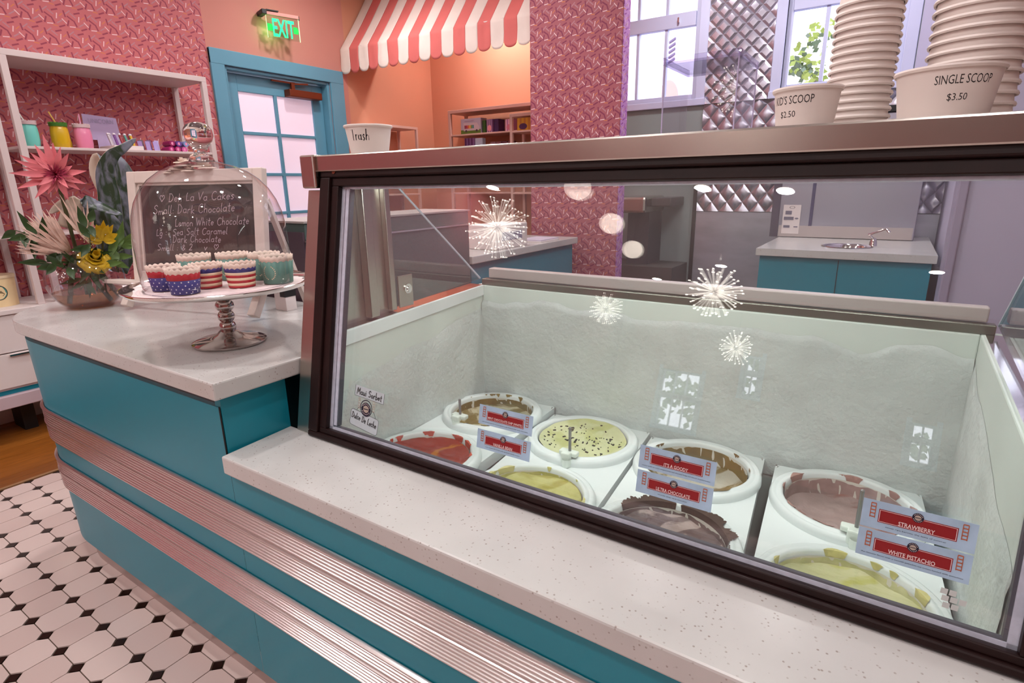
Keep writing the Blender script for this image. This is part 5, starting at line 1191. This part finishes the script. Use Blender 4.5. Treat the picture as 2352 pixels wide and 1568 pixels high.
for sgn in (-1, 1):
    cx_ = SW/2+sgn*.094
    link_mesh('chevron', M().add([S3(cx_-.018, -.115, -.0045), S3(cx_+.018, -.115, -.0045), S3(cx_+.022, -.090, -.0045), S3(cx_+.014, -.068, -.0045), S3(cx_-.018, -.068, -.0045)], [(0, 1, 2, 3, 4)]), GRND, ex)
d = bpy.data.lights.new('exit_glow', 'POINT'); d.energy = .35; d.color = (.25, 1, .25); d.shadow_soft_size = .04; o = bpy.data.objects.new('exit_glow', d); o.location = S3(.05, -.10, -.05); COL.objects.link(o)

# ---- awning
AWW = noise_var(mat('awning_white', srgb(232, 214, 206), .8), 6, .05); AWR = noise_var(mat('awning_coral', srgb(214, 108, 104), .8), 6, .06)
aw = thing('striped_awning', 'coral and white striped fabric awning with scalloped valance over the alcove', 'awning', (-3.1, 3.6, 2.2))
sw = .1112
for k in range(18):
    x0 = -4.083+sw*k
    def f(i, j, x0=x0, k=k):
        x = x0+sw*i; wob = .006*noise.noise((x*7, j*3, 1))+.004*noise.noise((x*22, j*2, 5))
        if j > .4:
            t_ = (j-.4)/.6; y = 3.6+.365*t_+wob*.6; z = 2.385-.02*(x+4.08)/1.9+.50*t_+wob*1.5-.012*math.sin(PI*t_)
        else:
            t_ = j/.4; e = 1-abs(2*i-1)**2.4; zl = 2.235-.01*(x+4.08)/1.9-.045*math.sqrt(max(0, e))
            z = zl+(2.385-.02*(x+4.08)/1.9-zl)*t_; y = 3.6+wob-.004*(1-t_)+ .006*noise.noise((x*13, z*6, 9))
        return (x, y, z)
    link_mesh('stripe', M().grid(f, 12, 25), AWW if k % 2 == 0 else AWR, aw, smooth=70, solid=.0015)
link_mesh('support_bar', M().tube([(-4.085, 3.612, 2.385), (-2.15, 3.612, 2.365)], .008, 8), FRAMEW, aw)

# ---- alcove shelves and goods
ALCW = noise_var(mat('warm_white_rack', srgb(212, 168, 156), .5), 4, .03)
rack('white rack on the back wall of the orange alcove', -3.64, -2.40, 4.45, 4.73, .3, 1.945, (1.728, 1.50, 1.2), .028, 'alcove_rack', matl=ALCW)
rack('smaller white rack at the right of the alcove in front of the long one', -2.79, -2.30, 4.22, 4.44, .3, 1.835, (1.700, 1.48, 1.2), .026, 'alcove_rack', matl=ALCW)
rack('small white rack on the side wall of the alcove behind the Trash cup', -4.07, -3.82, 3.70, 4.22, .3, 1.795, (1.50, 1.2), .022, 'alcove_rack', matl=ALCW)
def goods(name, lab, x0, x1, z0, z1, y, dep, col, cat='box', deco=None, grp=None):
    t = thing(name, lab, cat, ((x0+x1)/2, y, z0), grp)
    link_mesh('carton', M().box(x0, x1, y, y+dep, z0, z1), mat(name+'_card', srgb(*col), .5), t, bevel=.002)
    if deco: deco(t, x0, x1, z0, z1, y-.0008)
    return t
def flat(t, nm, pts, y, col): link_mesh(nm, M().add([(x, y, z) for x, z in pts], [tuple(range(len(pts)))]), mat(nm+'_ink', srgb(*col), .6), t)
def truck(t, x0, x1, z0, z1, y):
    w, h = x1-x0, z1-z0; X = lambda a: x0+w*a; Z = lambda a: z0+h*a
    flat(t, 'grass_print', [(X(0), Z(0)), (X(1), Z(0)), (X(1), Z(.26)), (X(0), Z(.26))], y, (96, 116, 40))
    flat(t, 'van_print', [(X(.14), Z(.20)), (X(.92), Z(.20)), (X(.93), Z(.42)), (X(.82), Z(.70)), (X(.14), Z(.74))], y-.0003, (196, 172, 178))
    for k, c in enumerate(((130, 20, 50), (176, 30, 60), (206, 100, 30), (226, 160, 30), (110, 130, 60), (60, 130, 130))):
        flat(t, 'window_print', [(X(.19+.08*k), Z(.34)), (X(.26+.08*k), Z(.34)), (X(.26+.08*k), Z(.56)), (X(.19+.08*k), Z(.56))], y-.0006, c)
    for cx_ in (.27, .80): link_mesh('wheel_print', disc(h*.085, 0, 16).map(lambda p: (X(cx_)+p[0], y-.0009, Z(.18)+p[1])), mat('wheel_ink', srgb(70, 50, 60), .6), t)
    flat(t, 'slogan_print', [(X(.2), Z(.80)), (X(.66), Z(.82)), (X(.66), Z(.86)), (X(.2), Z(.84))], y-.0003, (150, 120, 140))
goods('van_picture_box', 'pale box printed with a food van on the alcove shelf', -3.492, -3.262, 1.7285, 1.860, 4.455, .10, (176, 160, 176), deco=truck)
goods('green_box', 'narrow dark green box next to the van picture box', -3.245, -3.212, 1.7285, 1.835, 4.46, .10, (50, 78, 20))
def bagd(c1, c2):
    def f(t, x0, x1, z0, z1, y):
        w = x1-x0
        for k in range(3): flat(t, 'stripe_print', [(x0+w*(.05+.3*k), z0), (x0+w*(.2+.3*k), z0), (x0+w*(.2+.3*k), z1), (x0+w*(.05+.3*k), z1)], y, c1)
        flat(t, 'oval_print', [(x0+w*(.45+.3*math.cos(i*PI/6)), z0+(z1-z0)*(.32+.25*math.sin(i*PI/6))) for i in range(12)], y-.0004, c2)
    return f
goods('gift_bag', 'violet striped gift bag with pink oval, right of the green box', -3.200, -3.128, 1.7285, 1.838, 4.46, .06, (110, 66, 110), 'bag', bagd((176, 130, 160), (224, 140, 150)))
goods('gift_bag', 'dark violet checked bag beside the striped gift bag', -3.124, -3.075, 1.7285, 1.838, 4.47, .10, (64, 30, 80), 'bag')
goods('gift_bag', 'pink and lilac striped bag left of the inner rack post', -2.995, -2.905, 1.7285, 1.825, 4.46, .06, (170, 110, 150), 'bag', bagd((214, 160, 176), (200, 110, 130)))
goods('yellow_book', 'yellow and violet picture book on the small rack', -2.735, -2.60, 1.7005, 1.80, 4.25, .03, (196, 120, 40), 'book', bagd((214, 150, 40), (90, 40, 80)))
goods('silver_bag', 'shiny silver and violet bag on the lower alcove shelf', -3.46, -3.34, 1.5005, 1.69, 4.46, .06, (130, 90, 140), 'bag', bagd((90, 40, 90), (206, 150, 170)))
goods('silver_bag', 'shiny white and blue bag beside the violet one, lower alcove shelf', -3.335, -3.25, 1.5005, 1.685, 4.46, .05, (190, 200, 220), 'bag')
for k in range(4): goods('clear_packet', 'dull pink packet on the lower alcove shelf, number %s from the left' % ['one', 'two', 'three', 'four'][k], -3.17+.065*k, -3.115+.065*k, 1.5005, 1.645, 4.47, .05, [(150, 110, 116), (130, 84, 92), (110, 60, 70), (120, 70, 76)][k], 'packet', grp='packets on the lower alcove shelf')
goods('purple_packet', 'dark purple bundle on the lower shelf of the small rack', -2.72, -2.62, 1.4805, 1.58, 4.25, .06, (84, 30, 66), 'packet')
for k in range(2): goods('pink_packet', 'small pink packet on the side wall rack of the alcove, %s one' % ['nearer', 'farther'][k], -3.90, -3.86, 1.5005, 1.56, 3.82+.12*k, .05, (150, 70, 110), 'packet')

# ================================================================== KITCHEN SIDE
lc = thing('back_counter', 'white-topped teal counter behind the freezer running to the pillar', 'counter', (-2.0, 2.8, 0))
link_mesh('worktop', M().box(-2.30, -1.70, 2.22, 3.36, .89, .93), QUARTZ, lc, bevel=.004)
link_mesh('front_panel', M().box(-2.27, -1.725, 2.24, 3.33, .08, .89), TEAL, lc)
link_mesh('plinth', M().box(-2.25, -1.76, 2.26, 3.3, 0, .08), BLACK, lc)
fr = thing('undercounter_cooler', 'dull grey-green prep cooler with steel top rim left behind the freezer', 'cooler', (-1.85, 1.74, 0))
COOL_ = noise_var(mat('cooler_grey_green', srgb(92, 108, 106), .4, .3), 3, .1)
link_mesh('cabinet', M().box(-1.98, -1.70, 1.27, 2.20, .04, 1.085), COOL_, fr, bevel=.004)
link_mesh('seam_rail', M().box(-1.985, -1.694, 1.265, 2.205, 1.085, 1.092), CHROME, fr)
link_mesh('hood', M().box(-1.98, -1.70, 1.27, 2.20, 1.092, 1.150), COOL_, fr, bevel=.004)
link_mesh('top_rim', M().box(-1.985, -1.695, 1.265, 2.205, 1.150, 1.157), SILL, fr)
link_mesh('front_door', M().box(-1.975, -1.705, 1.262, 1.27, .10, 1.12), noise_var(mat('plum_panel', srgb(84, 66, 76), .45), 4, .1), fr)
for x in (-1.95, -1.73):
    for y in (1.3, 2.16): link_mesh('foot', M().box(x-.02, x+.02, y-.02, y+.02, 0, .042), BLACK, fr)
nb = thing('napkin_box', 'white square napkin box on the back counter', 'box', (-1.82, 2.62, .93))
link_mesh('box_body', M().box(-1.92, -1.74, 2.48, 2.80, .9302, 1.06), WHITE, nb, bevel=.006)
link_mesh('slot', M().box(-1.741, -1.7385, 2.54, 2.74, .975, 1.02), mat('slot_grey', srgb(150, 146, 170), .6), nb)
bk = thing('white_booklet', 'thin stack of white booklets on the back counter', 'booklet', (-1.80, 3.03, .93))
link_mesh('booklet', M().box(-1.90, -1.72, 2.92, 3.14, .9302, .938), WHITE, bk); link_mesh('booklet', M().box(-1.89, -1.73, 2.93, 3.15, .938, .945), mat('booklet_lilac', srgb(206, 196, 214), .6), bk)
sc = thing('sink_counter', 'white-topped teal counter with a small round hand sink', 'counter', (-.2, 4.0, 0))
wt = M(); SX, SY, SR = -.205, 3.93, .125
square_hole(wt, SX, SY, -.65, .222, 3.61, 4.72, SR, .88, 64)
wt.box(-.65, .222, 3.61, 3.615, .84, .8798).box(-.65, -.645, 3.615, 4.72, .84, .8798).box(.217, .222, 3.615, 4.72, .84, .8798).box(-.645, .217, 3.615, 3.70, .838, .842)
link_mesh('worktop', wt, QUARTZ, sc)
link_mesh('front_panel', M().box(-.63, .205, 3.64, 4.70, .08, .838), TEAL, sc)
link_mesh('door_gap', M().box(-.22, -.216, 3.637, 3.641, .1, .83), BLACK, sc)
link_mesh('plinth', M().box(-.60, .19, 3.70, 4.68, 0, .08), BLACK, sc)
link_mesh('sink_bowl', M().lathe([(SR+.012, .882), (SR+.010, .885), (SR, .884), (SR-.006, .872), (SR-.02, .842), (.02, .84), (.0001, .84)], (SX, SY, 0), 48), CHROME, sc, smooth=60)
fa = link_mesh('faucet', M().lathe([(.022, .88), (.020, .90), (.013, .925), (.0001, .93)], (-.075, 4.02, 0), 20).tube([(-.075, 4.02, .915), (-.10, 3.98, .95), (-.02, 3.95, .985), (.0, 3.94, .965)], .008, 8), CHROME, sc, smooth=50)
im_ = thing('ice_machine', 'tall steel appliance with a white data sticker on the sink counter', 'appliance', (-.28, 4.6, .88))
DULL = brushed('dull_appliance_steel', (.42, .40, .48), .32, (60, 60, 1))
link_mesh('cabinet', M().box(-.70, .13, 4.42, 4.72, .8815, 1.66), DULL, im_, bevel=.004)
link_mesh('dark_side', M().box(-.715, -.665, 4.41, 4.70, .8815, 1.66), mat('plum_trim', srgb(74, 66, 84), .4), im_)
link_mesh('lid', M().box(-.72, .15, 4.40, 4.72, 1.66, 1.70), BLACK, im_, bevel=.003)
link_mesh('lower_panel', M().box(-.66, .12, 4.412, 4.42, .885, .96), SILL, im_)
link_mesh('door_line', M().box(-.475, -.455, 4.414, 4.42, .96, 1.62), mat('violet_gap', srgb(70, 66, 100), .5), im_)
stk = link_mesh('data_sticker', M().box(-.640, -.530, 4.409, 4.4125, .905, 1.10), WHITE, im_)
link_mesh('print', M().box(-.632, -.570, 4.4075, 4.409, .998, 1.020).box(-.630, -.590, 4.4075, 4.409, .945, .962).box(-.565, -.540, 4.4075, 4.409, .948, .956).box(-.625, -.585, 4.4075, 4.409, 1.035, 1.06).map(lambda p: p), mat('sticker_print', srgb(110, 106, 124), .6), stk)['kind'] = 'stuff'
link_mesh('oval_logo', ringm(.014, .017, 0, 24).map(lambda p: (-.585+p[0], 4.4075, 1.083+p[1]*.5)), INK, stk)
link_mesh('oval_logo', disc(.012, 0, 20, .45).map(lambda p: (-.551+p[0], 4.4070, 1.009+p[1])), mat('sticker_print_2', srgb(120, 116, 134), .6), stk)
ws = thing('hand_sink', 'steel wall sink with a thin faucet beneath the left kitchen window', 'sink', (-1.62, 4.55, 1.0))
link_mesh('apron', M().box(-1.86, -1.60, 4.30, 4.75, 1.035, 1.16), STEEL, ws, bevel=.02)
link_mesh('basin', M().box(-1.60, -1.44, 4.42, 4.75, 1.08, 1.15), mat('dark_basin', srgb(86, 84, 86), .4, .5), ws, bevel=.01)
link_mesh('faucet', M().tube([(-1.80, 4.72, 1.26), (-1.68, 4.62, 1.28), (-1.60, 4.56, 1.285), (-1.585, 4.54, 1.26)], .007, 8), CHROME, ws, smooth=50)
link_mesh('bracket', M().box(-1.80, -1.62, 4.45, 4.75, .622, 1.04), mat('dark_bracket', srgb(66, 66, 72), .6), ws)
cp_ = thing('dark_base_cabinet', 'dark olive base cabinet under the wall sink', 'cabinet', (-1.7, 4.5, 0))
link_mesh('carcass', M().box(-2.2, -1.38, 4.35, 4.74, .05, .62), noise_var(mat('olive_dark_panel', srgb(78, 76, 74), .5), 4, .15), cp_, bevel=.003)
link_mesh('kick', M().box(-2.2, -1.38, 4.40, 4.74, 0, .05), BLACK, cp_)

# ================================================================== LAMPS
CANM = mat('can_trim', srgb(230, 215, 205), .5); CANL = mat('can_lens', (1, .9, .8), .5, emit=(1, .84, .70), es=7)
first = None
for i, (x, y) in enumerate(CANS):  # most of these cans are added to brighten the room
    if first is None:
        t = thing('recessed_light', 'round recessed ceiling light among the reflected and added ones', 'ceiling light', (x, y, CH), 'recessed ceiling lights'); first = t
        link_mesh('trim', M().lathe([(.072, -.032), (.095, -.004), (.095, -.0005), (.066, -.0005)], (x, y, CH), 28), CANM, t, smooth=40)
        link_mesh('lens', M().lathe([(.068, -.034), (.0001, -.034)], (x, y, CH), 28), CANL, t)
    else: copy_tree(first, (x, y, CH), 'round recessed ceiling light among the reflected and added ones')
OPAL = mat('opal_glass', (1, .9, .82), .4, emit=(1, .86, .74), es=4.5)
first = None
for k, (x, y) in enumerate(((-2.03, -2.04), (-2.10, -2.90), (-2.20, -3.75))):
    if first is None:
        t = thing('globe_pendant', 'opal globe pendant lamp, nearest of the three', 'pendant lamp', (x, y, 2.4), 'globe pendants'); first = t
        link_mesh('globe', M().sphere((x, y, 2.4), .105, 28, 18, .85), OPAL, t, smooth=80)
        link_mesh('fitter', M().lathe([(.0001, .09), (.05, .085), (.055, .06), (.03, .11), (.008, .13)], (x, y, 2.4), 20), CHROME, t, smooth=40)
        link_mesh('rod', M().tube([(x, y, 2.50), (x, y, CH-.002)], .006, 8), CHROME, t)
    else: copy_tree(first, (x, y, 2.4), 'opal globe pendant lamp, %s of the three' % ['', 'middle', 'farthest'][k])
ROD = mat('lit_glass_rod', (1, .95, .9), .3, emit=(1, .93, .84), es=3.2); TIP = mat('lit_rod_tip', (1, .95, .9), .3, emit=(1, .93, .84), es=13)
for k, (x, y, zc, R, n) in enumerate(((-3.007, -2.45, 2.2, .285, 84), (-1.517, -4.60, 2.2, .315, 84), (-3.106, -5.44, 2.0, .235, 66), (-1.79, -7.70, 1.95, .285, 66))):
    t = thing('starburst_lamp', ['starburst lamp of glowing glass rods nearest the left wall', 'starburst lamp of glowing glass rods nearer the camera on the right', 'smaller starburst lamp far down the left', 'smaller starburst lamp farthest from the counter'][k], 'chandelier', (x, y, zc), 'starburst lamps')
    rods, tips = M(), M(); rr_ = random.Random(k+11)
    for i in range(n):
        zz = 1-2*(i+.5)/n; a = i*2.399963+rr_.uniform(-.15, .15); q = math.sqrt(1-zz*zz); d = Vector((q*math.cos(a), q*math.sin(a), zz))
        L_ = R*rr_.uniform(.72, 1.0); c = Vector((x, y, zc)); rods.tube([c+d*.05, c+d*L_], .0038*R/.28, 5); tips.sphere(c+d*L_, .0078*R/.28, 6, 4)
    link_mesh('glass_rods', rods, ROD, t)['kind'] = 'stuff'; link_mesh('rod_tips', tips, TIP, t)['kind'] = 'stuff'
    link_mesh('core', M().sphere((x, y, zc), .05, 16, 10), CHROME, t, smooth=60)
    link_mesh('rod', M().tube([(x, y, zc+.04), (x, y, CH-.002)], .005, 8), CHROME, t)
